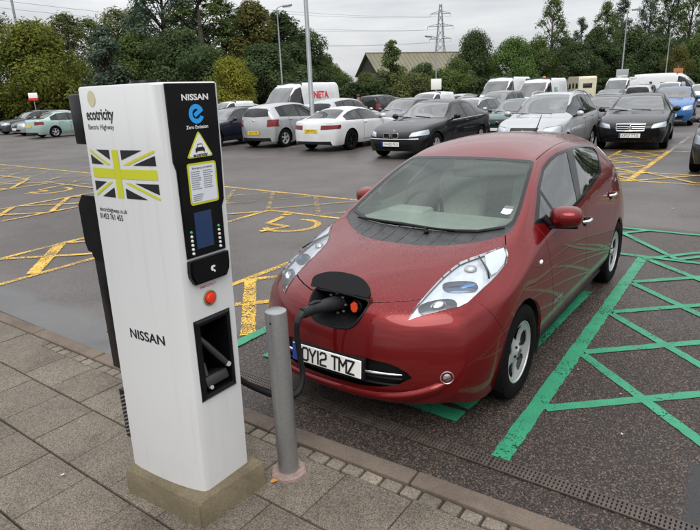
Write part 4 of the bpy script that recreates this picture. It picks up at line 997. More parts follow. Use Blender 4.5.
# ------------------------------------------------------------------ parked cars: eight body types, copied with their own paint
BODY = {
 # st: x, top z, belt z, rail half-width, rail z
 'saloon': dict(W=.91, xf=2.42, xr=-2.43, zs=.21, r=.325, ax=(1.52, -1.36), nose=.73, tail=.98, st=[(2.20,.745,.64,.66,.72),(1.85,.85,.75,.74,.83),(1.35,.93,.84,.75,.915),(.88,.99,.91,.74,.985),(.45,1.21,.93,.66,1.18),(.08,1.40,.94,.575,1.355),(-.45,1.46,.95,.56,1.41),(-1.02,1.42,.96,.56,1.365),(-1.45,1.24,.96,.62,1.20),(-1.84,1.085,.97,.70,1.065),(-2.24,1.045,.88,.70,1.02)], xB=-.38, notch=True, hl=(.54, .94, .60, .72), tl=(.58, .96, .74, .93)),
 'coupe': dict(W=.93, xf=2.30, xr=-2.32, zs=.21, r=.335, ax=(1.42, -1.33), nose=.72, tail=.95, st=[(2.08,.73,.63,.66,.71),(1.75,.83,.74,.75,.81),(1.25,.91,.83,.76,.895),(.78,.96,.90,.74,.955),(.35,1.16,.92,.66,1.13),(-.02,1.32,.93,.575,1.275),(-.50,1.37,.94,.55,1.32),(-1.02,1.31,.95,.56,1.255),(-1.50,1.15,.95,.64,1.11),(-1.86,1.03,.95,.72,1.00),(-2.14,.99,.86,.70,.965)], xB=-.62, notch=True, hl=(.54, .95, .58, .70), tl=(.40, .96, .70, .84)),
 'hatch': dict(W=.835, xf=1.96, xr=-1.96, zs=.22, r=.31, ax=(1.20, -1.26), nose=.78, tail=1.0, st=[(1.76,.79,.66,.60,.765),(1.48,.89,.78,.68,.865),(1.12,.955,.86,.69,.94),(.76,1.0,.92,.68,1.0),(.38,1.22,.94,.62,1.19),(.02,1.42,.96,.545,1.37),(-.5,1.47,.97,.54,1.42),(-1.08,1.45,1.0,.54,1.39),(-1.46,1.41,1.0,.53,1.345),(-1.66,1.35,.98,.525,1.28),(-1.78,1.23,.92,.56,1.17)], xB=-.42, notch=False, hl=(.52, .93, .60, .76), tl=(.66, .98, .70, .94)),
 'estate': dict(W=.89, xf=2.34, xr=-2.34, zs=.21, r=.32, ax=(1.45, -1.30), nose=.74, tail=1.0, st=[(2.12,.75,.65,.66,.73),(1.8,.86,.76,.73,.84),(1.3,.94,.85,.74,.925),(.85,1.0,.92,.72,.99),(.42,1.23,.94,.65,1.20),(.05,1.42,.96,.575,1.375),(-.6,1.48,.97,.57,1.43),(-1.3,1.475,.98,.57,1.42),(-1.85,1.44,.99,.56,1.38),(-2.04,1.37,.98,.56,1.30),(-2.16,1.25,.92,.60,1.18)], xB=-.42, notch=False, third=True, hl=(.54, .94, .59, .72), tl=(.70, .98, .70, 1.15)),
 'mpv': dict(W=.90, xf=2.18, xr=-2.18, zs=.23, r=.32, ax=(1.32, -1.38), nose=.84, tail=1.1, st=[(1.96,.85,.72,.64,.825),(1.66,.96,.84,.71,.94),(1.28,1.04,.92,.72,1.02),(.95,1.10,.99,.70,1.095),(.48,1.37,1.01,.65,1.34),(.02,1.60,1.03,.585,1.545),(-.55,1.66,1.05,.58,1.605),(-1.2,1.64,1.07,.58,1.575),(-1.68,1.59,1.08,.565,1.52),(-1.88,1.51,1.06,.56,1.43),(-2.0,1.37,1.0,.59,1.30)], xB=-.35, notch=False, third=True, hl=(.50, .94, .64, .84), tl=(.72, .98, .75, 1.22)),
 'suv': dict(W=.91, xf=2.20, xr=-2.22, zs=.30, r=.355, ax=(1.35, -1.30), nose=.93, tail=1.2, st=[(2.02,.95,.80,.68,.93),(1.75,1.03,.92,.75,1.01),(1.3,1.09,1.0,.76,1.07),(.90,1.13,1.06,.74,1.13),(.50,1.40,1.08,.68,1.37),(.12,1.64,1.09,.62,1.59),(-.55,1.73,1.10,.61,1.68),(-1.2,1.72,1.11,.61,1.67),(-1.75,1.70,1.12,.60,1.64),(-1.98,1.62,1.10,.60,1.55),(-2.08,1.44,1.02,.63,1.38)], xB=-.38, notch=False, third=True, hl=(.58, .94, .76, .92), tl=(.72, .98, .85, 1.2)),
 'small_van': dict(W=.86, xf=2.10, xr=-2.12, zs=.22, r=.32, ax=(1.22, -1.42), nose=.88, tail=1.2, st=[(1.90,.90,.76,.62,.87),(1.62,1.0,.88,.69,.98),(1.25,1.08,.95,.70,1.06),(.95,1.15,1.02,.69,1.15),(.50,1.45,1.04,.66,1.42),(.10,1.72,1.05,.63,1.66),(-.55,1.80,1.08,.66,1.72),(-1.2,1.81,1.10,.68,1.73),(-1.80,1.80,1.12,.68,1.72),(-1.98,1.74,1.08,.67,1.65),(-2.06,1.52,1.0,.70,1.46)], xB=-.20, notch=False, cargo=True, hl=(.52, .94, .66, .88), tl=(.80, .98, .75, 1.2)),
 'van': dict(W=.99, xf=2.75, xr=-2.75, zs=.26, r=.345, ax=(1.85, -1.75), nose=1.02, tail=1.5, st=[(2.56,1.02,.85,.72,.98),(2.32,1.16,1.0,.80,1.13),(2.08,1.28,1.12,.82,1.25),(1.86,1.38,1.22,.82,1.37),(1.45,1.82,1.26,.80,1.78),(1.02,2.22,1.28,.77,2.12),(.30,2.44,1.30,.77,2.30),(-1.0,2.47,1.32,.78,2.33),(-2.2,2.47,1.32,.78,2.33),(-2.62,2.42,1.30,.78,2.28),(-2.70,2.20,1.25,.82,2.10)], xB=.62, notch=False, cargo=True, hl=(.60, .95, .72, 1.0), tl=(.84, .98, .8, 1.4)),
}
BASEP = paint('car_paint_base', (.3, .3, .3), .5, .12)
GLB = glass('parked_car_glass', (.45, .54, .50), 1.6, .05, beads=False, ior=1.8)
GLR = glass('parked_car_side_glass', (.22, .26, .25), 1.0, .02, beads=False)
SEATD = mat('dark_seat', (.05, .05, .055), .8)
def station(S_, x, zc, belt, yr, zr, W, ci):
    zs = S_['zs']; xr = {3: -.10, 4: -.05}.get(ci, 0); xc = {2: .04, 3: .06, 4: .04, 5: .03}.get(ci, 0)
    kw = {0: .86, 1: .955, 9: .965, 10: .88}.get(ci, 1.0); w = W*kw
    return [(x, .93*w, zs), (x, .985*w, zs+.17), (x, w, .5*(zs+belt)+.10), (x, .955*w if ci not in (0, 10) else .93*w, belt), (x+xr, min(yr, .9*w), zr), (x+xc*.8, .55*yr, zr+(zc-zr)*.72), (x+xc, 0, zc)]
def make_car(kind, level=2, nose_style=None, plates=('', ''), roofrails=False, alloy=5, dark_rims=False):
    B = BODY[kind]; W = B['W']; st = B['st']; xf, xr, zs = B['xf'], B['xr'], B['zs']
    stations = [station(B, *s, W, i) for i, s in enumerate(st)]
    z4 = st[0][2]; zl = [zs+.02, zs+.17, .5*(zs+z4)+.08, z4]
    fr = [[(xf-.07-(.05 if k == 0 else 0)-.02*(k == 3), .50*W, z), (xf-(.05 if k == 0 else 0)-.02*(k == 3), 0, z)] for k, z in enumerate(zl)]
    z4r = st[-1][2]; zl = [zs+.04, zs+.19, .5*(zs+z4r)+.08, z4r]
    bk = [[(xr+.05+.04*(k == 3), .50*W, z), (xr+.04*(k == 3), 0, z)] for k, z in enumerate(zl)]
    cre = [(4, 3, 9, .6), (3, 1, 9, .35)] if kind != 'van' else [(4, 3, 9, .3), (3, 1, 9, .3)]
    S = Shell(build_shell(stations, fr, bk, level, 5, cre))
    T = empty('parked_car'); 
    for ax in B['ax']: S.cut2('arch', 'xz', circle(ax, B['r']+.005, B['r']+.04, 22), lambda c, n: c.y > .35)
    S.delete(['arch'])
    s3, s4, s5, s6, s7, s8, s9 = st[3:10]
    # windscreen
    b0 = s3[0]+.02; ws = [(b0+.03, 0), (b0-.01, .5*s3[3]), (s3[0]-.13, s3[3]*.93), (s4[0]-.07, s4[3]*.93), (s5[0]+.0, s5[3]*.90), (s5[0]+.04, .5*s5[3]), (s5[0]+.06, 0)]
    S.cut('windscreen', 'xy', ws + [(x, -y) for x, y in reversed(ws[1:-1])], lambda c, n: c.z > s3[1]-.1 and n.x > -.1)
    # side glass
    cargo = B.get('cargo')
    rear_x = (s8[0]-.02 if B['notch'] else s8[0]) if not cargo else B['xB']
    low = lambda x: s3[2]+.035 + (s8[2]-s3[2])*(s3[0]-x)/(s3[0]-s8[0])
    sd_ = lambda c, n: c.y > .3
    def railz(x):
        pts = [(q[0], q[4]) for q in st[3:10]]
        for a, b in zip(pts[:-1], pts[1:]):
            if b[0] <= x <= a[0]: return a[1]+(b[1]-a[1])*(x-a[0])/(b[0]-a[0])
        return pts[-1][1]
    def top(x): return railz(x)-.035
    xa = s3[0]-.22
    def pane(x0, x1, name, sl0=0.0, sl1=0.0):
        xs_ = [x0+(x1-x0)*k/6 for k in range(7)]
        up_ = [(x, max(top(x)-.012, low(x)+.02)) for x in xs_]
        lo_ = [(x1+sl1, low(x1)), (x0+sl0, low(x0))]
        S.cut2(name, 'xz', up_ + lo_, sd_, only=['window_surround', 'body'])
    xe = rear_x if not cargo else B['xB']-.05
    xs_ = [xa+.04+(xe+.02-xa-.04)*k/10 for k in range(11)]
    S.cut2('window_surround', 'xz', [(x, max(top(x)+.012, low(x)+.03)) for x in xs_] + [(xe-.0 if not B['notch'] else xe-.06, low(xe)-.02), (xa+.04, low(xa)-.02)], sd_, only=['body'])
    pane(xa, B['xB']+.05, 'front_side_window')
    if not cargo:
        if B.get('third'): pane(B['xB']-.05, s7[0]+.12, 'rear_side_window'); pane(s7[0]+.05, s8[0]+.03, 'quarter_window')
        else: pane(B['xB']-.05, s7[0]-.02, 'rear_side_window', 0, -.03 if B['notch'] else 0)
    # rear window
    if B['notch']:
        rw = [(s7[0]-.06, 0), (s7[0]-.06, .55*s7[3]), (s7[0]-.10, .86*s7[3]), (s8[0], .90*s8[3]), (s9[0]+.05, .88*s9[3]), (s9[0]+.02, 0)]
        S.cut('rear_window', 'xy', rw + [(x, -y) for x, y in reversed(rw[1:-1])], lambda c, n: c.z > s9[1]-.05)
    elif not cargo or kind == 'small_van':
        zt = s9[1]-.06; zb = st[-1][2]+.10
        rw = [(0, zb), (.72*W, zb+.02), (.66*W, zt-.06), (.55*W, zt), (0, zt+.02)]
        S.cut('rear_window', 'yz', rw + [(-y, z) for y, z in reversed(rw[1:-1])], lambda c, n: c.x < s8[0]+.05 and n.x < 0)
    # lamps, grille, bumper intake
    y0, y1, z0, z1 = B['hl']; S.cut2('headlamp', 'yz', [(y0*W, z0-.01), (y1*W, z0+.03), (y1*W*1.02, z1+.05), (y0*W*1.10, z1-.01)], lambda c, n: c.x > xf-.55 and c.y > 0 and n.x > .1, only=['body'])
    y0, y1, z0, z1 = B['tl']; S.cut2('tail_lamp', 'yz', [(y0*W, z0), (y1*W*1.04, z0+.02), (y1*W*1.04, z1), (y0*W*1.03, z1)], lambda c, n: c.x < xr+.45 and c.y > 0 and n.x < -.12, only=['body'])
    zn = B['nose']; gw = .36*W
    if nose_style != 'kidney': 
        gz0, gz1 = (zn-.215, zn-.015)
        S.cut('grille', 'yz', [(-gw, gz0), (gw, gz0), (gw*1.12, gz1), (-gw*1.12, gz1)], lambda c, n: c.x > xf-.4 and n.x > .1, only=['body'])
    S.cut('lower_intake', 'yz', [(-.55*W, zs+.07), (.55*W, zs+.07), (.62*W, zs+.19), (-.62*W, zs+.19)], lambda c, n: c.x > xf-.4 and n.x > .2, only=['body'])
    S.cut('rear_skirt', 'yz', [(-.8*W, zs), (.8*W, zs), (.75*W, zs+.13), (-.75*W, zs+.13)], lambda c, n: c.x < xr+.4 and n.x < -.1, only=['body'])
    # door shut lines
    sb = ['body']; sdd = lambda c, n: c.y > .6*W
    if level > 1:
        S.groove([(xa+.02, low(xa)), (xa+.02, zs+.25), (xa-.10, zs+.10), (B['xB'], zs+.10), (B['xB'], low(B['xB']))], 'xz', .014, sdd, sb)
        if not cargo and kind != 'coupe': S.groove([(B['xB'], zs+.10), (B['ax'][1]+.50, zs+.10), (B['ax'][1]+.30, zs+.45), (s7[0]+.02, low(s7[0]))], 'xz', .014, sdd, sb)
    body = S.extract('body', BASEP, T, ['body'])
    for nm, m in (('windscreen', GLB), ('rear_window', GLR), ('grille', BLKG), ('lower_intake', BLK), ('rear_skirt', BLK)):
        if nm in S.names: S.extract(nm, m, T, off=-.012 if nm in ('grille', 'lower_intake') else -.003)
    for sg in (1, -1):
        for nm in ('front_side_window', 'rear_side_window', 'quarter_window'):
            if nm in S.names: S.extract(nm, GLR, T, side=sg, off=-.004)
        S.extract('window_surround', BLKG, T, side=sg)
        if 'panel_gap' in S.names: S.extract('panel_gap', GAP, T, side=sg, off=-.003)
        h = S.extract('headlamp', LENS, T, side=sg, off=.004)
        if h: S.extract('reflector', SILV, h, ['headlamp'], side=sg, off=-.012)
        S.extract('tail_lamp', TAIL, T, side=sg, off=.004)
        bm = bmesh.new(); bmesh.ops.create_uvsphere(bm, u_segments=14, v_segments=8, radius=1)
        mx = s3[0]-.34; mz = low(mx)+.05; k = 1.5 if cargo else 1.0
        bmesh.ops.scale(bm, vec=(.07, .10, .075*k), verts=bm.verts[:]); bmesh.ops.translate(bm, vec=(mx, sg*(W+.08), mz+.02*k), verts=bm.verts[:]); bm_obj('door_mirror', bm, BASEP if not cargo else BLK, T, 180)
        tube('mirror_stalk', [(mx, sg*(W*.9), mz-.05), (mx, sg*(W+.03), mz-.03)], .025, BLK, T, 6)
        for hx in ([B['xB']+.10] + ([s7[0]+.12] if not cargo and kind != 'coupe' else [])):
            hit = S.ray((hx, sg*3, low(hx)-.10), (0, -sg, 0))[0]
            if hit: box('door_handle', hit + Vector((0, sg*.012, 0)), (.16, .03, .03), BASEP, T, None, .008, 1)
        for ax in B['ax']:
            make_wheel(T, ax, sg*(W-.115), B['r'], .20, sg, B['r']*.64, alloy, BLKG if dark_rims else None, n=24)
            bm = bmesh.new(); rr = B['r']+.045; rs = []
            for q, yy in ((rr, W*.97), (rr, W*.55), (.1, W*.54)): rs.append([bm.verts.new((ax+q*math.cos(R(-20)+R(220)*k/18), sg*yy, B['r']+.005+q*math.sin(R(-20)+R(220)*k/18))) for k in range(19)])
            for a, b in zip(rs[:-1], rs[1:]):
                for k in range(18): bm.faces.new((a[k], a[k+1], b[k+1], b[k]))
            bm_obj('wheel_arch_liner', bm, BLK, T, 60)
        if roofrails:
            ry = s6[3]-.02; tube('roof_rail', [(s5[0]-.12, sg*ry, s5[4]+.02), (s5[0]-.22, sg*ry, s5[4]+.10), (s6[0], sg*ry, s6[4]+.075), (s7[0], sg*ry, s7[4]+.075), (s8[0]+.1, sg*ry, s8[4]+.06), (s8[0], sg*ry, s8[4]+.0)], .018, ALLOY, T, 8)
    if nose_style == 'kidney':
        for sg in (1, -1):
            pts = [S.ray((xa+.02+(xe-xa)*k/8, sg*3, low(xa+(xe-xa)*k/8)-.035), (0, -sg, 0))[0] for k in range(9)]; tube('chrome_window_strip', [p+Vector((0, sg*.003, 0)) for p in pts if p], .011, CHROME, T, 6)
    # front furniture
    def fx(y, z): 
        h = S.ray((5, y, z), (-1, 0, 0))[0]; return h.x if h else xf
    def rx(y, z):
        h = S.ray((-5, y, z), (1, 0, 0))[0]; return h.x if h else xr
    pz = zs+.20; p = plate_obj(T, plates[0], (fx(0, pz)+.012, 0, pz), (0, 1, 0), (0, 0, 1), WHT, detail=bool(plates[0]))
    rz = (zs+.46 if kind != 'van' else .75) if kind not in ('hatch', 'estate', 'mpv') else zs+.30
    plate_obj(T, plates[1], (rx(0, rz)-.012, 0, rz), (0, -1, 0), (0, 0, 1), YEL, detail=bool(plates[1]), band=False)
    if nose_style == 'kidney':
        for sg in (1, -1):
            bm = bmesh.new(); pts = [(sg*.03, -.06), (sg*.20, -.065), (sg*.235, -.03), (sg*.225, .05), (sg*.19, .07), (sg*.04, .065)]
            if sg < 0: pts = pts[::-1]
            poly_bm(bm, pts, .012, .03); g = place_bm('kidney_grille', bm, (fx(.12, zn-.115)+.002, 0, zn-.105), (0, 1, 0), (0, 0, 1), CHROME, T)
            bm = bmesh.new(); poly_bm(bm, [(sg*.12+(a-sg*.12)*.82, b*.80) for a, b in pts], .0, .004); place_bm('grille_slats', bm, (fx(.12, zn-.115)+.017, 0, zn-.105), (0, 1, 0), (0, 0, 1), BLKG, g)
        tube('chrome_strip', [(fx(y, zs+.33)+.004, y, zs+.33) for y in [-.8*W+.16*W*k for k in range(11)]], .012, CHROME, T, 6)
        lathe('badge', [(.001, .008), (.04, .006), (.042, 0)], CHROME, T, 20, 'x', (fx(0, zn)-.0, 0, zn-.012))
    elif nose_style == 'chrome':
        for k in range(4): tube('grille_bar', [(fx(y, zn-.185+.05*k)+.006, y, zn-.185+.05*k) for y in [-gw*1.05+gw*.21*j for j in range(11)]], .010, CHROME, T, 6)
        tube('grille_frame', [(fx(a, b)+.008, a, b) for a, b in [(-gw, zn-.20), (0, zn-.205), (gw, zn-.20), (gw*1.05, zn-.12), (gw*1.10, zn-.02), (0, zn-.012), (-gw*1.10, zn-.02), (-gw*1.05, zn-.12), (-gw, zn-.20)]], .014, CHROME, T, 6)
        tube('grille_frame', [(fx(0, zn-.2)+.008, 0, zn-.20), (fx(0, zn-.04)+.008, 0, zn-.04)], .012, CHROME, T, 6)
        lathe('badge', [(.001, .008), (.05, .006), (.055, 0)], CHROME, T, 20, 'x', (fx(0, zn-.12)+.014, 0, zn-.12)); tube('bonnet_star', [(fx(0, zn)-.05, 0, zn+.01), (fx(0, zn)-.05, 0, zn+.08)], .008, CHROME, T, 6)
    else: lathe('badge', [(.001, .008), (.05, .006), (.055, 0)], CHROME, T, 20, 'x', (fx(0, zn-.12)+.002, 0, zn-.12))
    if not B['notch'] : lathe('rear_badge', [(.001, -.008), (.05, -.006), (.055, 0)], CHROME, T, 20, 'x', (rx(0, st[-1][2]-.02), 0, st[-1][2]-.02))
    for y_, in ((.35,), (-.25,)): tube('wiper', [(s3[0]+.02, y_, s3[1]+.015), (s3[0]-.06, y_-.5, s3[1]+.045)], .011, BLK, T, 5)
    # cabin
    box('floor_pan', ((xf+xr)/2, 0, zs+.05), ((xf-xr)*.90, W*1.55, .08), BLK, T)
    box('dashboard', (s3[0]-.32, 0, low(s3[0])-.16), (.5, W*1.5, .24), SEATD, T, None, .05)
    for yy in (-.36, .36):
        s_ = box('front_seat', (B['xB']+.18, yy, zs+.38), (.5, .48, .18), SEATD, T, None, .05); box('seat_back', (B['xB']-.06, yy, zs+.72), (.16, .46, .58), SEATD, s_, (0, R(-14), 0), .06); box('headrest', (B['xB']-.17, yy, low(B['xB'])+.20), (.09, .26, .17), SEATD, s_, None, .04)
    if not cargo:
        s_ = box('rear_bench', (B['xB']-.72, 0, zs+.38), (.5, W*1.4, .18), SEATD, T, None, .05); box('bench_back', (B['xB']-.92, 0, zs+.58), (.16, W*1.30, .50), SEATD, s_, (0, R(-18), 0), .06)
    else: box('bulkhead', (B['xB']-.15, 0, (low(0)+s6[4])/2-.2), (.05, W*1.55, s6[4]-zs-.35), SEATD, T)
    return T
# the prototypes stand in for themselves: the first user of a type takes it, later ones are copies
PROTO = {}
def car_of(kind, **k):
    key = (kind, tuple(sorted(k.items())))
    if key in PROTO: return copy_tree(PROTO[key])
    t = make_car(kind, **k); PROTO[key] = t; return t
P_ = lambda n, c, m=.0, r=.3: paint(n, c, m, 0, r, .8)
PC = {'black': paint('paint_black', (.006, .006, .007), 0, 0, .3, .55), 'navy': P_('paint_navy', (.012, .014, .028), .3), 'silver': P_('paint_silver', (.40, .41, .42), .5), 'white': P_('paint_white', (.60, .61, .62)), 'blue': P_('paint_blue', (.03, .13, .34), .4), 'green': P_('paint_dark_green', (.010, .055, .05), .3), 'mint': P_('paint_mint', (.30, .42, .38), .2), 'grey': P_('paint_grey', (.07, .075, .08), .4), 'lightblue': P_('paint_pale_blue', (.40, .50, .55), .4), 'cream': P_('paint_cream', (.62, .58, .44)), 'anthracite': P_('paint_anthracite', (.025, .027, .03), .4), 'offwhite': P_('paint_offwhite', (.62, .63, .63))}
def place(kind, colour, x, y, rot, label, scale=1.0, cat='car', group='cars parked in the rows behind', dr=0, **k):
    """x is the end of the car nearest the camera row (its +X end)"""
    t = car_of(kind, **k)
    B = BODY[kind]; half = B['xf'] if rot == 0 else -B['xr']
    t.location = (x - half*scale*math.cos(R(dr)), y - half*scale*math.sin(R(dr)), 0); t.rotation_euler = (0, 0, R(rot+dr)); t.scale = (scale,)*3
    for c in [t] + list(t.children_recursive):
        if c.type == 'MESH' and c.data.materials and c.data.materials[0] == BASEP:
            c.material_slots[0].link = 'OBJECT'; c.material_slots[0].material = PC[colour]
    t.name = {'van': 'panel_van', 'small_van': 'small_van'}.get(kind, 'parked_car')
    tag(t, label, cat, group); return t
place('saloon', 'black', -11.0, -6.95, 0, 'black saloon with twin oval grilles parked nose out behind the red car', 1.12, nose_style='kidney', plates=('W400 FEG', ''), level=3)
place('coupe', 'white', -12.2, -10.95, 180, 'white coupe seen from behind with wide red tail lamps', 1.08, plates=('', 'LB09 XTO'), level=3, alloy=7, dark_rims=True)
place('hatch', 'silver', -12.7, -14.25, 180, 'silver hatchback seen from behind with yellow number plate', 1.15, plates=('', 'BD04 FMB'), level=3)
place('estate', 'navy', -11.7, -17.2, 0, 'dark navy estate car half hidden by the charging post', 1.05, level=2)
place('mpv', 'silver', -11.8, -3.35, 0, 'silver people carrier with roof rails parked behind the roof of the red car', 1.05, roofrails=True, level=3)
place('saloon', 'black', -15.0, -1.30, 0, 'black saloon with broad chrome grille in front of the yellow hatching', 1.08, dr=5, nose_style='chrome', plates=('KP57 TTX', ''), level=3)
place('hatch', 'anthracite', -10.5, 1.50, 0, 'dark hatchback cut off by the right edge', 1.03)
place('saloon', 'black', -19.5, -3.55, 0, 'black saloon just left of the chrome-grilled black saloon', 1.0, level=2)
place('hatch', 'blue', -25.0, -1.62, 0, 'bright blue hatchback facing out behind the black saloon', 1.12, dr=4, level=3)
place('hatch', 'green', -17.4, -6.3, 0, 'dark green hatchback parked behind the long black saloon', 1.0)
place('estate', 'silver', -18.2, -8.9, 0, 'silver estate car with roof rails behind the long black saloon', 1.03, roofrails=True, level=2)
place('hatch', 'grey', -17.7, -11.7, 0, 'dark grey hatchback behind the white coupe', 1.1)
place('mpv', 'silver', -17.2, -14.7, 180, 'silver people carrier seen from behind below the lettered white van', 1.04, roofrails=False, level=2)
place('hatch', 'lightblue', -16.9, -17.0, 0, 'pale blue hatchback in front of the lettered white van', 1.0)
place('estate', 'silver', -19.5, -20.3, 0, 'silver estate car in the second row behind the silver hatchback', 1.0, level=2)
V1 = place('van', 'white', -19.6, -20.4, 0, 'tall white van with red lettering on its side', 1.06, 'van', 'white vans')
place('suv', 'grey', -24.3, -9.9, 0, 'dark grey off-roader in front of two white vans', 1.0, level=2)
place('small_van', 'white', -24.2, -14.0, 0, 'small white van beyond the dark grey hatchback', 1.0, 'van', 'white vans')
place('suv', 'black', -27.5, -19.0, 180, 'black off-roader near the feathery tree', 1.0, level=2)
place('van', 'white', -31.5, -12.6, 0, 'tall white van left of the white van with an orange beacon', 1.03, 'van', 'white vans')
V2 = place('van', 'white', -28.0, -9.0, 0, 'white van with an orange beacon on its roof', .94, 'van', 'white vans')
place('van', 'white', -43.6, -7.9, 0, 'white van facing out right of the cream motorhome', .93, 'van', 'white vans')
place('van', 'offwhite', -49.5, -5.2, 90, 'long white van side-on in front of the right-hand trees', 1.0, 'van', 'white vans')
place('small_van', 'white', -40.5, -4.0, 0, 'small white van just behind the blue hatchback', 1.0, 'van', 'white vans')
place('hatch', 'anthracite', -31.5, -5.9, 0, 'charcoal hatchback behind the silver people carrier', 1.05)
place('saloon', 'grey', -25.5, -4.6, 180, 'dark grey saloon behind the black saloons', 1.0, level=2)
place('suv', 'silver', -36.2, -4.9, 180, 'silver off-roader with red tail lamps right of the lamp post', 1.0, level=2)
place('hatch', 'white', -44.5, -2.4, 0, 'white hatchback at the right edge beyond the blue hatchback', 1.05)
place('hatch', 'silver', -35.0, -18.0, 0, 'silver hatchback far behind the long black saloon', 1.0, level=2)
place('estate', 'silver', -41.5, -19.6, 180, 'pale silver estate far behind below the dark round tree', 1.0, level=2)
place('estate', 'anthracite', -21.0, -24.0, 0, 'dark estate car behind the navy estate', 1.0, level=2)
place('saloon', 'silver', -25.0, -25.4, 0, 'silver saloon below the small yellow tree', 1.0, level=2)
place('small_van', 'white', -20.5, -26.5, 0, 'white van roof showing right beside the charging post', .95, 'van', 'white vans')
place('saloon', 'lightblue', -24.0, -29.0, 0, 'pale blue saloon behind the charging post', 1.0, level=2)
place('saloon', 'silver', -15.0, -39.0, 0, 'silver saloon facing out at the far left', 1.08, level=2)
place('estate', 'grey', -15.6, -43.0, 0, 'dark grey estate at the left edge', 1.08, level=2)
place('saloon', 'mint', -13.9, -34.6, 180, 'old mint green saloon seen from behind at the far left', 1.05, level=2)
place('hatch', 'anthracite', -33.5, -22.5, 0, 'charcoal hatchback beyond the lettered white van', 1.0)
place('hatch', 'offwhite', -33.5, -30.5, 180, 'off-white hatchback beyond the small yellow tree', 1.0)
for (kd, cl, x, y, rt_, lab) in (('hatch', 'grey', -26.0, -21.5, 0, 'grey hatchback two rows behind the white coupe'), ('saloon', 'black', -33.0, -15.6, 0, 'black saloon far behind between the small white van and the tall white vans'), ('hatch', 'silver', -38.5, -11.0, 0, 'small silver hatchback left of the cream motorhome'), ('saloon', 'lightblue', -27.5, -6.9, 0, 'pale blue saloon behind the silver people carrier'), ('hatch', 'anthracite', -36.0, -9.0, 180, 'charcoal hatchback under the cream motorhome'), ('estate', 'silver', -40.0, -14.5, 0, 'silver estate behind the tall white vans'), ('hatch', 'black', -47.0, -16.8, 0, 'black hatchback below the fresh green round tree'), ('hatch', 'white', -33.0, -2.9, 0, 'white hatchback between the blue hatchback and the small white van'), ('saloon', 'grey', -29.5, -22.8, 180, 'grey saloon beside the black off-roader')):
    place(kd, cl, x, y, rt_, lab, 1.0, **({'level': 2} if kd != 'hatch' else {}))
# lettering on the vans
def van_text(v, s, size, x, z, m, side=1):
    B = BODY['van']; bm = text_bm(s, size, .03, 0, 1.0, .15); place_bm('van_lettering', bm, (x, side*(B['W']*.965+.0), z), (-side, 0, 0), (0, -.16*side if False else 0, 1), m, v)
REDP = mat('van_red_print', (.55, .02, .03), .4); GRNP = mat('van_green_print', (.03, .35, .22), .4)
for (v, s, size, x, z, m) in ((V1, 'NETA', .50, -.95, 1.78, REDP), (V2, 'BG', .5, -.2, 1.7, GRNP)):
    bm = text_bm(s, size, .035, 0, 1.0, .12)
    ys = max(vv.co.y for vv in bm.verts)
    # the van side leans in above the belt: lay the letters on that lean
    nrm = Vector((0, .98, .19)).normalized(); ya = Vector((0, -.19, .98)).normalized()
    place_bm('van_lettering', bm, (x, .905, z), (-1, 0, 0), ya, m, v)
bm = bmesh.new(); bm_lathe(bm, [(.09, 0), (.09, .05), (.075, .12), (.001, .13)], 16); o = bm_obj('beacon', bm, AMB, V2, 40); o.location = (.3, .3, 2.43)

# cream motorhome: coachbuilt body on a cab
def motorhome(x, y):
    T = empty('motorhome', (x, y, 0), R(-150)); T.scale = (.82, .82, .92); tag(T, 'cream motorhome with small dark windows in front of the trees', 'motorhome')
    C = PC['cream']; bm = bmesh.new()
    prof = [(2.9, .45), (2.9, .95), (2.55, 1.15), (2.15, 1.75), (2.6, 2.05), (2.75, 2.35), (2.5, 2.75), (2.0, 2.85), (-2.7, 2.80), (-2.85, 2.65), (-2.85, .45)]
    a = [bm.verts.new((px, 1.08, pz)) for px, pz in prof]; b = [bm.verts.new((px, -1.08, pz)) for px, pz in prof]; n = len(prof)
    bm.faces.new(a); bm.faces.new(list(reversed(b)))
    for k in range(n): bm.faces.new((a[k], b[k], b[(k+1) % n], a[(k+1) % n]))
    bmesh.ops.recalc_face_normals(bm, faces=bm.faces[:]); bmesh.ops.bevel(bm, geom=bm.edges[:], offset=.07, segments=3, affect='EDGES'); bm_obj('body', bm, C, T, 40)
    for sg in (1, -1):
        for (wx, wz, ww, wh) in ((1.2, 1.75, .8, .5), (-.4, 1.8, .7, .5), (-2.0, 1.8, .9, .5)):
            f = box('window', (wx, sg*1.085, wz), (ww, .03, wh), GLSD, T, None, .01); box('window_frame', (wx, sg*1.078, wz), (ww+.08, .03, wh+.08), BLK, f, None, .01)
        for ax in (2.0, -1.6): make_wheel(T, ax, sg*.93, .33, .2, sg, .2, 6, n=20)
        box('cab_window', (2.02, sg*1.085, 1.45), (.45, .02, .42), GLSD, T, None, .01)
    box('rear_window', (-2.86, 0, 1.8), (.03, 1.1, .5), GLSD, T, None, .01); box('windscreen', (2.375, 0, 1.45), (.03, 1.8, .66), GLSD, T, (0, R(-33.7), 0), .01); box('overcab_window', (2.74, 0, 2.35), (.04, 1.0, .3), GLSD, T, (0, R(8), 0), .01); box('bumper', (2.92, 0, .5), (.14, 2.1, .25), BLK, T, None, .03); box('grille', (2.91, 0, .82), (.04, .9, .16), BLK, T)
    for sg in (1, -1): box('headlamp', (2.91, sg*.75, .82), (.05, .3, .18), LAMPW, T, None, .02)
x_, y_ = -62.5, -15.0
motorhome(x_, y_)
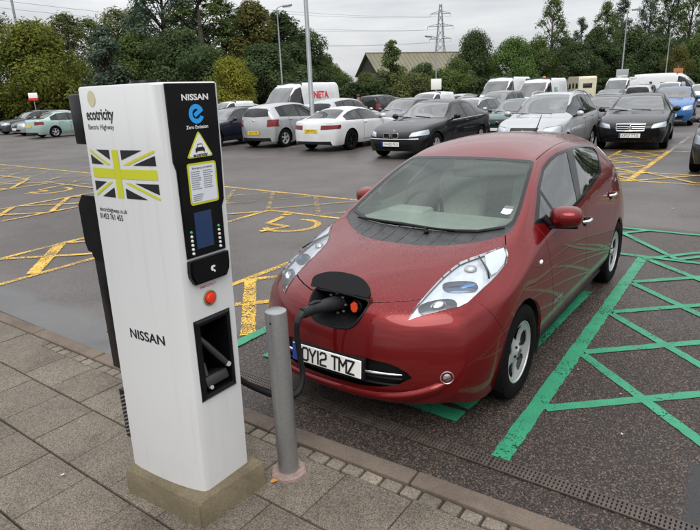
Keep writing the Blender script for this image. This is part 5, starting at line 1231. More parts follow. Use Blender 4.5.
# ------------------------------------------------------------------ charging post, bollard, cable
def grimy_white():
    m, N, b = base_mat('charger_white'); g = N.n('ShaderNodeNewGeometry'); P = g.outputs['Position']; sx = N.n('ShaderNodeSeparateXYZ', {0: P})
    n1_ = N.n('ShaderNodeTexNoise', {'Vector': P, 'Scale': 5.0, 'Detail': 8.0, 'Roughness': .7}); ms = N.n('ShaderNodeMapping', {'Vector': P, 'Scale': (30, 30, 1.2)}); n2_ = N.n('ShaderNodeTexNoise', {'Vector': ms.outputs[0], 'Scale': 1.0, 'Detail': 5.0})
    low = N.n('ShaderNodeMapRange', {'Value': sx.outputs['Z'], 'From Min': .24, 'From Max': .75, 'To Min': .30, 'To Max': 0.0}); a = N.n('ShaderNodeMath', {0: n1_.outputs['Fac'], 1: low.outputs[0]}, operation='MULTIPLY')
    st = N.n('ShaderNodeMapRange', {'Value': n2_.outputs['Fac'], 'From Min': .55, 'From Max': .75, 'To Min': 0.0, 'To Max': .10}); d = N.n('ShaderNodeMath', {0: a.outputs[0], 1: st.outputs[0]}, operation='ADD')
    mx = N.n('ShaderNodeMix', {0: d.outputs[0], 6: (.60, .605, .61, 1), 7: (.25, .22, .17, 1)}, data_type='RGBA'); N.link(mx.outputs[2], b.inputs['Base Color'])
    r = N.n('ShaderNodeMapRange', {'Value': n1_.outputs['Fac'], 'To Min': .25, 'To Max': .42}); N.link(r.outputs[0], b.inputs['Roughness']); return m
def build_charger():
    WH = grimy_white(); PB = mat('charger_black', (.005, .005, .006), .30, spec=.2, var=.2, vscale=8)
    LIME = mat('lime_print', (.50, .52, .02), .45); INKB = mat('black_print', (.008, .008, .009), .45); PRW = mat('white_print', (.75, .75, .74), .45)
    Z0, Z1 = .236, 2.031
    T = empty('charging_post', (1.86, -.14, PZ)); O = Vector(T.location)
    tag(T, 'tall white electric car charging post with black screen panel on a concrete plinth', 'charging post')
    def K(o):           # bring world-space child geometry into the thing's frame
        o.location = o.location - O if o.parent == T else o.location; return o
    lean = Vector((-.020, .034, 0))
    def at(p, z): t = (z-Z0)/(Z1-Z0); return Vector((p[0]+lean.x*t, p[1]+lean.y*t, z))
    plan = [(1.712, .100), (1.743+.012, .1005), (1.930+.012, .1005), (1.958, .099), (1.972, .092), (1.980, .078), (1.990, .045), (2.002, -.005), (2.014, -.08), (2.023, -.16), (2.028, -.24), (2.030, -.32), (2.026, -.375), (2.014, -.39), (1.72, -.39), (1.712, -.38)]
    rows = [Z0, .693, 1.062, 1.4, 1.75, Z1-.008, Z1]
    bm = bmesh.new(); V = []
    for j, z in enumerate(rows):
        ring = []
        for p in plan:
            q = at(p, z)
            if j == len(rows)-1: q = q + (Vector((1.87, -.14, 0)) - Vector((q.x, q.y, 0)))*.03
            ring.append(bm.verts.new(q))
        V.append(ring)
    n = len(plan); hole = None
    for j in range(len(rows)-1):
        for k in range(n):
            if j == 1 and k == 1: continue          # holster opening
            bm.faces.new((V[j][k], V[j][(k+1) % n], V[j+1][(k+1) % n], V[j+1][k]))
    bm.faces.new(V[-1]); bm.faces.new(list(reversed(V[0])))
    bmesh.ops.recalc_face_normals(bm, faces=bm.faces[:])
    body = K(bm_obj('housing', bm, WH, T, 30))
    yN = lambda z: .100 + lean.y*(z-Z0)/(Z1-Z0)
    xs = lambda x, z: x      # features were measured in place
    tilt = -math.atan(lean.y/(Z1-Z0))
    XA = Vector((-1, 0, 0)); YA = Vector((0, math.sin(-tilt), math.cos(tilt)))
    def slab(name, pts, m, off, th, parent=T, par_frame=True):
        """flat plate on the narrow face; pts (x,z) world"""
        bm = bmesh.new(); cx = sum(p[0] for p in pts)/len(pts); cz = sum(p[1] for p in pts)/len(pts)
        poly_bm(bm, [(-(p[0]-cx), p[1]-cz) for p in pts], 0, th)
        bmesh.ops.recalc_face_normals(bm, faces=bm.faces[:])
        o = place_bm(name, bm, Vector((cx, yN(cz)+off, cz)), XA, YA, m, parent); o.location = o.location - O if parent == T else (0, 0, 0)
        return o
    def ntext(name, body_, size, cx, cz, m, bold=.0, off=.0, parent=T, xs_=1.0, sp=1.0):
        bm = text_bm(body_, size, bold, 0, sp, xscale=xs_); o = place_bm(name, bm, Vector((cx, yN(cz)+off, cz)), XA, YA, m, parent)
        if parent == T: o.location = o.location - O
        return o
    def rrect(x0, x1, z0, z1, r, n_=4):
        out = []
        for (cx, cz, a0) in ((x0+r, z0+r, 180), (x1-r, z0+r, 270), (x1-r, z1-r, 0), (x0+r, z1-r, 90)):
            for k in range(n_+1): a = R(a0+90*k/n_); out.append((cx+r*math.cos(a), cz+r*math.sin(a)))
        return out
    # black front panel, stepped outline
    pan = slab('front_panel', [(1.704, 2.026), (1.944, 2.026), (1.944, 1.735), (1.934, 1.70), (1.932, 1.345), (1.728, 1.345), (1.726, 1.53), (1.712, 1.56), (1.706, 1.72)], PB, .006, .008)
    slab('control_surround', rrect(1.735, 1.930, 1.35, 1.71, .012), PB, .011, .008)
    ntext('maker_name', 'NISSAN', .031, 1.812, 1.973, PRW, .03, .0080, xs_=1.25, sp=1.02)
    EB = mat('logo_blue', (.02, .32, .78), .35)
    bm = bmesh.new(); seg = 30                         # round e emblem: ring with a gap and a slanted bar
    a0, a1 = R(-20), R(-330); ri, ro = .019, .037
    ra = [(bm.verts.new((ri*math.cos(a0+(a1-a0)*k/seg), ri*math.sin(a0+(a1-a0)*k/seg), 0)), bm.verts.new((ro*math.cos(a0+(a1-a0)*k/seg), ro*math.sin(a0+(a1-a0)*k/seg), 0))) for k in range(seg+1)]
    for k in range(seg): bm.faces.new((ra[k][0], ra[k+1][0], ra[k+1][1], ra[k][1]))
    d = Vector((math.cos(R(32)), math.sin(R(32)), 0)); nn_ = Vector((-d.y, d.x, 0))*.0085; q0 = d*-.012; q1 = d*.036
    bm.faces.new([bm.verts.new(p + Vector((0, 0, .0006))) for p in (q0-nn_, q1-nn_, q1+nn_, q0+nn_)])
    bmesh.ops.recalc_face_normals(bm, faces=bm.faces[:])
    o = place_bm('blue_emblem', bm, Vector((1.814, yN(1.911)+.0080, 1.911)), XA, YA, EB, T); o.location -= O
    ntext('emission_lettering', 'Zero Emission', .0185, 1.815, 1.861, PRW, .02, .0080)
    # warning triangle
    def rtri(s):
        pts = [(1.884, 1.744), (1.752, 1.744), (1.816, 1.848)]; c = Vector((1.817, 1.7785)); out = []
        for i in range(3):
            p = Vector(pts[i]); a = Vector(pts[i-1]); b = Vector(pts[(i+1) % 3])
            for t in (0, .5, 1):
                d0 = (a-p).normalized()*.012; d1 = (b-p).normalized()*.012; q = p + d0*(1-t)**2 + d1*t**2
                out.append(tuple(c+(q-c)*s))
        return out
    tr = slab('triangle_sign', rtri(1.0), LIME, .012, .003)
    slab('triangle_face', rtri(.86), PRW, .0128, .001, tr).location = (0, 0, 0)
    def small(nm, pts, m, off, par): o = slab(nm, pts, m, off, .0005, par); return o
    small('car_icon', [(1.834, 1.782), (1.828, 1.797), (1.806, 1.797), (1.800, 1.782), (1.794, 1.778), (1.794, 1.764), (1.800, 1.764), (1.802, 1.768), (1.832, 1.768), (1.834, 1.764), (1.840, 1.764), (1.840, 1.778)], INKB, .0134, tr)
    small('car_icon_window', [(1.830, 1.784), (1.826, 1.793), (1.808, 1.793), (1.804, 1.784)], PRW, .0140, tr)
    ntext('triangle_lettering', 'ecotricity', .0185, 1.818, 1.754, INKB, .03, .0140, tr)
    # information notice
    nt_ = slab('notice', rrect(1.744, 1.890, 1.558, 1.724, .012), LIME, .0125, .003); small('notice_paper', rrect(1.752, 1.882, 1.567, 1.715, .006), mat('notice_white', (.66, .69, .74), .4), .0132, nt_)
    ntext('notice_heading', 'Emergency procedure', .0115, 1.817, 1.704, INKB, .01, .0138, nt_)
    for i in range(9):
        z = 1.692-.0085*i
        for x in ((1.850,), (1.789,)):
            w_ = rng.uniform(.018, .026); small('notice_text_line', [(x[0]+.026, z), (x[0]+.026-2*w_, z), (x[0]+.026-2*w_, z-.0036), (x[0]+.026, z-.0036)], mat('print_grey', (.25, .26, .28), .5), .0138, nt_)
    for i in range(4): small('notice_text_line', [(1.876, 1.600-.0075*i), (1.822+.004*i, 1.600-.0075*i), (1.822+.004*i, 1.5965-.0075*i), (1.876, 1.5965-.0075*i)], mat('print_grey', (.25, .26, .28), .5), .0138, nt_)
    # screen and indicator lamps
    SCR = mat('screen_glass', (.010, .028, .075), .08, coat=.5, emit=((.02, .06, .16), .12))
    slab('screen', [(1.793, 1.377), (1.881, 1.377), (1.881, 1.528), (1.793, 1.528)], SCR, .0125, .003)
    for xx in (1.904, 1.760):
        for k in range(6):
            o = lathe('indicator_lamp', [(.001, .006), (.004, .0055), (.0062, .002), (.0062, -.002)], mat('lamp_green', (.05, .35, .10), .3) if k == 0 else mat('lamp_dot', (.62, .64, .63), .3), T, 12, 'y', Vector((xx, yN(1.45)+.0115, 1.452-.0178*k))); o.location -= O
    # lower black box with lock
    bm = bmesh.new(); pts = [(1.726, 1.335), (1.932, 1.335), (1.936, 1.29), (1.934, 1.265), (1.916, 1.231), (1.748, 1.231), (1.730, 1.258), (1.726, 1.29)]
    cx, cz = 1.831, 1.285; poly_bm(bm, [(-(p[0]-cx), p[1]-cz) for p in pts], .028, .032)
    bmesh.ops.recalc_face_normals(bm, faces=bm.faces[:]); es = [e for e in bm.edges if all(v.co.z > .02 for v in e.verts)]; bmesh.ops.bevel(bm, geom=es, offset=.008, segments=2, affect='EDGES')
    rb = place_bm('card_reader', bm, Vector((cx, yN(cz), cz)), XA, YA, PB, T); rb.location -= O
    small('reader_emblem', [(1.822+.020*math.cos(2*math.pi*k/18), 1.281+.020*math.sin(2*math.pi*k/18)) for k in range(18)], BLKG, .0290, rb)
    small('reader_swirl', [(1.838, 1.284), (1.834, 1.294), (1.822, 1.297), (1.812, 1.293), (1.816, 1.286), (1.824, 1.289), (1.826, 1.280), (1.818, 1.276), (1.813, 1.268), (1.820, 1.264), (1.824, 1.272), (1.834, 1.274)], PRW, .0296, rb)
    ntext('emergency_lettering', 'EMERGENCY', .015, 1.839, 1.206, mat('red_print', (.55, .03, .02), .5), .015, .0012)
    o = lathe('emergency_surround', [(.034, .0), (.034, .006), (.029, .007), (.024, .003)], mat('brass', (.42, .34, .18), .35, .7), T, 28, 'y', Vector((1.838, yN(1.15), 1.150))); o.location -= O
    o = lathe('emergency_button', [(.024, .0), (.0235, .012), (.020, .018), (.001, .020)], mat('button_red', (.72, .035, .015), .3), T, 28, 'y', Vector((1.838, yN(1.15), 1.150))); o.location -= O
    # connector holster: frame, deep black box, parked connector
    fr = bmesh.new()
    x0, x1, z0, z1 = 1.743, 1.930, .693, 1.062
    def hp(x, z, d): return fr.verts.new(Vector((x, yN(z)+d, z)))
    R0 = [hp(x0-.008, z0-.008, .0015), hp(x1+.008, z0-.008, .0015), hp(x1+.008, z1+.008, .0015), hp(x0-.008, z1+.008, .0015)]
    R1 = [hp(x0+.004, z0+.004, .012), hp(x1-.004, z0+.004, .012), hp(x1-.004, z1-.004, .012), hp(x0+.004, z1-.004, .012)]
    R2 = [hp(x0+.016, z0+.020, .006), hp(x1-.020, z0+.020, .006), hp(x1-.020, z1-.020, .006), hp(x0+.016, z1-.020, .006)]
    R3 = [hp(x0+.022, z0+.030, -.16), hp(x1-.03, z0+.030, -.16), hp(x1-.03, z1-.03, -.16), hp(x0+.022, z1-.03, -.16)]
    for a, b in ((R0, R1), (R1, R2), (R2, R3)):
        for k in range(4): fr.faces.new((a[k], a[(k+1) % 4], b[(k+1) % 4], b[k]))
    fr.faces.new(R3); bmesh.ops.recalc_face_normals(fr, faces=fr.faces[:])
    hs = bm_obj('connector_holster', fr, PB, T); hs.location -= O
    DG = mat('holster_grey', (.022, .022, .024), .45, var=.2)
    o = tube('parked_handle', [(1.885, yN(.95)-.06, .975), (1.855, yN(.93)-.035, .925), (1.815, yN(.87)-.01, .862), (1.782, yN(.82)+.004, .815)], [.012, .015, .015, .013], DG, hs, 10)
    o = lathe('handle_tip', [(.001, .004), (.011, .004), (.013, -.01)], mat('tip_grey', (.45, .45, .43), .35), hs, 16, 'y', Vector((1.780, yN(.815)+.014, .812)))
    o = tube('parked_lever', [(1.862, yN(.83)-.06, .83), (1.874, yN(.78)-.03, .77), (1.878, yN(.74)-.005, .738)], [.010, .011, .010], DG, hs, 10)
    o = lathe('handle_tip', [(.001, .004), (.009, .004), (.010, -.01)], mat('tip_grey', (.45, .45, .43), .35), hs, 16, 'y', Vector((1.878, yN(.737)+.002, .735)))
    bm = bmesh.new(); bm_box(bm, (1.835, yN(.74)-.06, .745), (.13, .12, .05), (R(18), 0, 0), .01); bm_obj('holster_cradle', bm, DG, hs, 40)
    # wide face: prints wrapped onto the bowed sheet
    side = plan[3:14]
    def xW(y, z):
        t = (z-Z0)/(Z1-Z0); yy = y - lean.y*t
        for a, b in zip(side[:-1], side[1:]):
            if b[1] <= yy <= a[1]:
                return a[0]+(b[0]-a[0])*(yy-a[1])/(b[1]-a[1]) + lean.x*t
        return (side[0][0] if yy > side[0][1] else side[-1][0]) + lean.x*t
    def wrap(name, bm, m, off=.0012, parent=T):
        bmesh.ops.triangulate(bm, faces=bm.faces[:])
        ys = [v.co.x for v in bm.verts]; y = min(ys)
        cuts = sorted({p[1]+lean.y*.9 for p in side} | {-.36+.03*k for k in range(16)})
        for c in cuts:
            if min(ys) < c < max(ys): bmesh.ops.bisect_plane(bm, geom=bm.verts[:]+bm.edges[:]+bm.faces[:], plane_co=(c, 0, 0), plane_no=(1, 0, 0))
        for v in bm.verts: a, b = v.co.x, v.co.y; v.co = Vector((xW(a, b)+off+v.co.z, a, b)) - O
        o = bm_obj(name, bm, m, parent)
        return o
    def wtext(name, s, size, cy, cz, m, bold=0.0, xs_=1.0, sp=1.0, off=.0012):
        bm = text_bm(s, size, bold, 0, sp, xscale=xs_); bmesh.ops.translate(bm, vec=(cy, cz, 0), verts=bm.verts[:]); return wrap(name, bm, m, off)
    bm = bmesh.new(); poly_bm(bm, [(-.250+.0265*math.cos(2*math.pi*k/28), 1.984+.031*math.sin(2*math.pi*k/28)) for k in range(28)])
    wrap('cream_disc', bm, mat('cream_print', (.56, .51, .34), .5))
    wtext('company_lettering', 'ecotricity', .062, -.2145, 1.921, INKB, .022, .76, 1.0); wtext('network_lettering', 'Electric Highway', .0285, -.218, 1.873, INKB, .004, .90)
    wtext('web_lettering', 'electrichighway.co.uk', .0265, -.222, 1.533, INKB, .008, .83); wtext('telephone_lettering', '01453 761 455', .0335, -.240, 1.503, INKB, .014, .80)
    wtext('maker_lettering', 'NISSAN', .062, -.122, .975, INKB, .022, 1.05, 1.02)
    # flag: lime cross and saltire, black fields, white between
    fx0, fx1, fz0, fz1 = -.320, .066, 1.590, 1.784; cx, cz = -.127, 1.689; cx = -.150
    bw = .0195; fh = .0195; wg = .026
    def F(name, polys, m, off):
        bm = bmesh.new()
        for p in polys: poly_bm(bm, p)
        return wrap(name, bm, m, off)
    F('flag_cross', [[(cx-bw, fz0), (cx+bw, fz0), (cx+bw, fz1), (cx-bw, fz1)]], LIME, .0014); F('flag_cross', [[(fx0, cz-fh), (cx-bw-.0004, cz-fh), (cx-bw-.0004, cz+fh), (fx0, cz+fh)]], LIME, .0014); F('flag_cross', [[(cx+bw+.0004, cz-fh), (fx1, cz-fh), (fx1, cz+fh), (cx+bw+.0004, cz+fh)]], LIME, .0014)
    for sx, xo in ((-1, fx0), (1, fx1)):
        for sz, zo in ((-1, fz0), (1, fz1)):
            xi = cx+sx*(bw+.016); zi = cz+sz*(fh+.016)          # inner corner of the quadrant
            dx, dz = xo-xi, zo-zi
            g = .20 if sx*sz < 0 else .34
            F('flag_field', [[(xi, zi+dz*.34), (xi, zo), (xi+dx*.66, zo)]], INKB, .0014)
            F('flag_field', [[(xi+dx*.34, zi), (xo, zi), (xo, zi+dz*.66)]], INKB, .0014)
            F('flag_saltire', [[(xi+dx*.02, zi), (xi+dx*.20, zi), (xo, zo-dz*.14), (xo, zo), (xo-dx*.03, zo)]], LIME, .0013)
    # black cable units on the far end
    def bx(nm, y0, y1, x0_, x1_, z0_, z1_, b=.01): o = box(nm, ((x0_+x1_)/2-O.x, (y0+y1)/2-O.y, (z0_+z1_)/2-O.z), (x1_-x0_, y1-y0, z1_-z0_), PB, T, None, b, 2); return o
    bx('rear_unit', -.515, -.352, 1.74, 1.962, 1.795, 2.005, .008)
    bm = bmesh.new(); poly_bm(bm, [(-.545, 1.525), (-.50, 1.575), (-.375, 1.575), (-.375, 1.27), (-.47, 1.27), (-.495, 1.285), (-.50, 1.305), (-.53, 1.310), (-.545, 1.35)], 0, .20)
    bmesh.ops.recalc_face_normals(bm, faces=bm.faces[:])
    o = place_bm('cable_unit', bm, (1.985, 0, 0), (0, 1, 0), (0, 0, 1), PB, T); o.location -= O
    bx('cable_duct', -.495, -.375, 1.80, 1.985, .72, 1.28, .01)
    vb = bx('vent_box', -.470, -.385, 1.76, 1.992, .34, .61, .006)
    for k in range(11): box('vent_slat', (1.9935-O.x, -.434-O.y, .375+.021*k-O.z), (.004, .052, .007), mat('vent_grey', (.16, .16, .16), .5), vb, (R(28), 0, 0))
    lathe('top_cap', [(.001, .016), (.055, .014), (.06, .0)], PB, T, 24, 'z', (1.86-O.x, -.10-O.y, Z1+.0005-O.z)) 
    # concrete plinth
    CON = stone_mat('plinth_concrete', (.165, .134, .085), .14, 0, 160)
    pb = [(2.045, .135), (2.082, -.385), (1.625, -.415), (1.655, .165)]
    bm = bmesh.new(); r0 = [bm.verts.new((x, y, PZ-.02)) for x, y in pb]; r1 = [bm.verts.new((x, y, .212)) for x, y in pb]
    c = Vector((1.853, -.125)); r2 = [bm.verts.new((c.x+(x-c.x)*.94, c.y+(y-c.y)*.955, .236)) for x, y in pb]
    for a, b in ((r0, r1), (r1, r2)):
        for k in range(4): bm.faces.new((a[k], a[(k+1) % 4], b[(k+1) % 4], b[k]))
    bm.faces.new(r2); bmesh.ops.recalc_face_normals(bm, faces=bm.faces[:])
    bmesh.ops.bevel(bm, geom=[e for e in bm.edges if abs(e.verts[0].co.z-e.verts[1].co.z) > .01 or (e.verts[0].co.z > .2 and e.verts[1].co.z > .2)], offset=.008, segments=2, affect='EDGES')
    o = bm_obj('concrete_plinth', bm, CON, T, 40); o.location -= O
    return T
CHARGER = build_charger()

def build_bollard():
    T = empty('bollard', (1.524, .195, PZ)); tag(T, 'galvanised steel bollard standing between the charging post and the red car', 'bollard')
    m, N, b = base_mat('galvanised_steel'); t = N.n('ShaderNodeTexCoord'); v = N.n('ShaderNodeTexVoronoi', {'Vector': t.outputs['Object'], 'Scale': 130.0}); s = N.n('ShaderNodeSeparateColor', {0: v.outputs['Color']})
    nz = N.n('ShaderNodeTexNoise', {'Vector': t.outputs['Object'], 'Scale': 7.0, 'Detail': 5.0}); a = N.n('ShaderNodeMath', {0: s.outputs[0], 1: nz.outputs['Fac']}, operation='ADD')
    r = N.n('ShaderNodeMapRange', {'Value': a.outputs[0], 'From Min': .2, 'From Max': 1.3, 'To Min': .30, 'To Max': .345}); c = N.n('ShaderNodeCombineColor', {0: r.outputs[0], 1: r.outputs[0], 2: r.outputs[0]})
    N.link(c.outputs[0], b.inputs['Base Color']); b.inputs['Metallic'].default_value = .75; b.inputs['Roughness'].default_value = .36
    lathe('post', [(.053, -.03), (.053, .888), (.051, .896), (.046, .899), (.001, .901)], m, T, 40)
    bm = bmesh.new(); rs = []
    for rr, h in ((.098, -.002), (.095, .014), (.086, .021), (.054, .024)):
        rs.append([bm.verts.new((rr*math.cos(2*math.pi*k/8+.4)*1.0, rr*math.sin(2*math.pi*k/8+.4), h)) for k in range(8)])
    for a, b2 in zip(rs[:-1], rs[1:]):
        for k in range(8): bm.faces.new((a[k], a[(k+1) % 8], b2[(k+1) % 8], b2[k]))
    bm_obj('mortar_collar', bm, stone_mat('mortar_pink', (.26, .19, .165), .2, 0, 150), T)
    lathe('bolt_hole', [(.001, .0), (.005, .0)], BLK, T, 10, 'x', (.0535, .010, .85))
build_bollard()

def build_cable():
    T = empty('charging_cable', (1.2, -.1, 0)); O = T.location
    tag(T, 'thick black charging cable with connector plugged into the nose of the red car', 'cable')
    CB = mat('cable_rubber', (.010, .010, .011), .5, spec=.2, var=.2, vscale=20); HB = mat('connector_grey', (.022, .022, .024), .42, spec=.25, var=.15, vscale=20)
    path = catmull([(1.046, -.062, .765), (1.085, -.068, .735), (1.10, -.07, .66), (1.105, -.055, .52), (1.12, -.03, .40), (1.19, -.02, .325), (1.29, -.06, .345), (1.40, -.13, .43), (1.52, -.17, .56), (1.62, -.19, .72), (1.66, -.24, .95), (1.68, -.32, 1.15), (1.70, -.42, 1.30)], 7)
    o = tube('cable', [p - O for p in path], .0165, CB, T, 12)
    # connector: nose, body, ribbed grip, strain relief
    ax = [Vector(p) for p in ((.742, -.035, .735), (.80, -.040, .742), (.86, -.045, .752), (.91, -.05, .757), (.96, -.054, .762), (1.01, -.058, .766), (1.05, -.062, .765))]
    tube('connector', [p - O for p in ax], [.045, .046, .040, .033, .030, .031, .029], HB, T, 18)
    for k in range(4):
        p = ax[4]+(ax[6]-ax[4])*(.1+.25*k); tube('grip_rib', [p - O - Vector((.004, 0, 0)), p - O + Vector((.004, 0, 0))], .0335, HB, T, 16)
    tube('strain_relief', [p - O for p in path[0:10:3]], [.027, .024, .021, .019], HB, T, 12)
    tube('release_lever', [Vector(p) - O for p in ((.90, -.05, .790), (.95, -.055, .800), (.99, -.058, .797))], [.010, .011, .007], HB, T, 8)
    return T
build_cable()
# ------------------------------------------------------------------ trees, hedges, building, lamp posts, pylon, people
def leaf_mat(name, c1, c2):
    m = bpy.data.materials.new(name); m.use_nodes = True; N = NB(m); m.node_tree.nodes.clear()
    g = N.n('ShaderNodeNewGeometry'); nz = N.n('ShaderNodeTexNoise', {'Vector': g.outputs['Position'], 'Scale': .55, 'Detail': 3.0})
    a = N.n('ShaderNodeMath', {0: g.outputs['Random Per Island'], 1: .6}, operation='MULTIPLY'); b = N.n('ShaderNodeMapRange', {'Value': nz.outputs['Fac'], 'From Min': .35, 'From Max': .65, 'To Min': 0, 'To Max': .5}); s = N.n('ShaderNodeMath', {0: a.outputs[0], 1: b.outputs[0]}, operation='ADD')
    mx = N.n('ShaderNodeMix', {0: s.outputs[0], 6: rgb(c1), 7: rgb(c2)}, data_type='RGBA')
    d = N.n('ShaderNodeBsdfDiffuse', {'Color': mx.outputs[2]}); t = N.n('ShaderNodeBsdfTranslucent', {'Color': mx.outputs[2]}); ms = N.n('ShaderNodeMixShader', {0: .3, 1: d.outputs[0], 2: t.outputs[0]})
    N.n('ShaderNodeOutputMaterial', {'Surface': ms.outputs[0]}); return m
LM = {'yellow': leaf_mat('leaves_yellow_green', (0.048, 0.081, 0.018), (0.207, 0.207, 0.046)), 'gold': leaf_mat('leaves_gold', (0.069, 0.098, 0.018), (0.287, 0.270, 0.046)), 'dark': leaf_mat('leaves_dark', (0.030, 0.051, 0.023), (0.098, 0.132, 0.060)), 'bluegreen': leaf_mat('leaves_blue_green', (0.041, 0.064, 0.046), (0.144, 0.190, 0.136)), 'mid': leaf_mat('leaves_mid', (0.041, 0.071, 0.023), (0.144, 0.184, 0.063)), 'olive': leaf_mat('leaves_olive', (0.053, 0.071, 0.028), (0.184, 0.198, 0.081)), 'bright': leaf_mat('leaves_bright', (0.046, 0.092, 0.025), (0.138, 0.213, 0.063)), 'autumn': leaf_mat('leaves_autumn', (0.053, 0.067, 0.023), (0.167, 0.155, 0.055))}
BARK = mat('bark', (.055, .045, .035), .9, var=.3, vscale=6, bump=.6, bscale=25)
def tree_proto(seed, h, w, base, lobes, leaves, size, airy=0.0, cone=0.0):
    """returns (trunk mesh, crown mesh): tapered trunk with limbs; leaf-sized faces spread through lobes"""
    r = random.Random(seed); bt = bmesh.new()
    top = h*.80; tw = .028*h
    bm_tube(bt, [(0, 0, -.3), (r.uniform(-.1, .1), r.uniform(-.1, .1), h*.25), (r.uniform(-.2, .2), r.uniform(-.2, .2), h*.5), (r.uniform(-.3, .3), r.uniform(-.3, .3), top)], [tw, tw*.8, tw*.55, tw*.15], 8)
    cen = []
    for i in range(lobes):
        t = (i+.5)/lobes; z = base*h+(h*.97-base*h)*t
        prof = math.sin(math.pi*min(max((t*.86+.14), 0), 1))**.7 if cone == 0 else (1-t)**.8*.95+.08
        a = r.uniform(0, 6.283); rad = w/2*prof*math.sqrt(r.uniform(.15, 1.0))*.78
        c = Vector((rad*math.cos(a), rad*math.sin(a), z)); s = w*r.uniform(.13, .23)*((.85-.5*t) if cone else 1)*(1-.35*airy)
        cen.append((c, s))
        z0 = max(z-rad*.9-h*.05, h*.12); bm_tube(bt, [(0, 0, z0), (c.x*.55, c.y*.55, z0+(z-z0)*.6), (c.x, c.y, z)], [tw*(.16 if airy else .32)*(1-t*.5), tw*(.10 if airy else .2), tw*.04], 5)
    V = []; F = []
    per = leaves//lobes
    for c, s in cen:
        for k in range(int(per*(s/(w*.18))**1.5)):
            d = Vector((r.gauss(0, 1), r.gauss(0, 1), r.gauss(0, .8))).normalized(); q = c + Vector((d.x, d.y, d.z*.78))*s*(r.uniform(.45, 1.0)**.6 if not airy else r.uniform(0.1, 1.25))
            if q.z < base*h*.6: continue
            u = Vector((r.gauss(0, 1), r.gauss(0, 1), r.gauss(0, 1))); nrm = (d*1.1 + Vector((0, 0, .5)) + u*.55).normalized()
            a = nrm.cross(Vector((r.uniform(-1, 1), r.uniform(-1, 1), r.uniform(-1, 1)))).normalized(); b = nrm.cross(a); sz = size*r.uniform(.6, 1.35); i0 = len(V)
            V += [q-a*sz, q+b*sz*.5+nrm*sz*.12, q+a*sz, q-b*sz*.5+nrm*sz*.12]; F.append((i0, i0+1, i0+2, i0+3))
    mt = bpy.data.meshes.new('trunk'); bt.to_mesh(mt); bt.free(); mt.materials.append(BARK); mt.shade_smooth()
    mc = bpy.data.meshes.new('crown'); mc.from_pydata(V, [], F); mc.update(); mc.materials.append(LM['mid'])
    return mt, mc
TP = {'round': tree_proto(1, 10, 10, .10, 60, 21000, .165), 'round2': tree_proto(2, 10, 9, .14, 48, 17000, .16), 'tall': tree_proto(3, 14, 7, .12, 50, 15000, .18), 'airy': tree_proto(4, 16, 7.5, .16, 90, 19000, .145, airy=1.0), 'airy2': tree_proto(5, 16, 6.0, .12, 80, 15000, .145, airy=1.0), 'cone': tree_proto(6, 9, 6, .04, 110, 15000, .14, cone=1.0), 'bush': tree_proto(7, 5, 7, .02, 40, 11000, .16)}
HREF = {'round': 10, 'round2': 10, 'tall': 14, 'airy': 16, 'airy2': 16, 'cone': 9, 'bush': 5}
def tree(kind, leaf, x, y, h, label, wide=1.0, name='tree', cat='tree', group='trees around the car park'):
    T = empty(name, (x, y, 0), rng.uniform(0, 6.28)); mt, mc = TP[kind]; s = h/HREF[kind]
    t = bpy.data.objects.new('trunk', mt); link(t, T); c = bpy.data.objects.new('crown', mc); link(c, T)
    T.scale = (s*wide, s*wide, s); c.material_slots[0].link = 'OBJECT'; c.material_slots[0].material = LM[leaf]
    tag(T, label, cat, group); return T
def gp(u, t):
    """ground point straight below the sight line at picture column u, t metres into the scene (build-time survey of the trees)"""
    vh = 92.4-.0408*(u-343); d = rt*((u-350)/565)+upv*(-(vh-265)/565)+fw; p = CAM_POS+d*t; return p.x, p.y
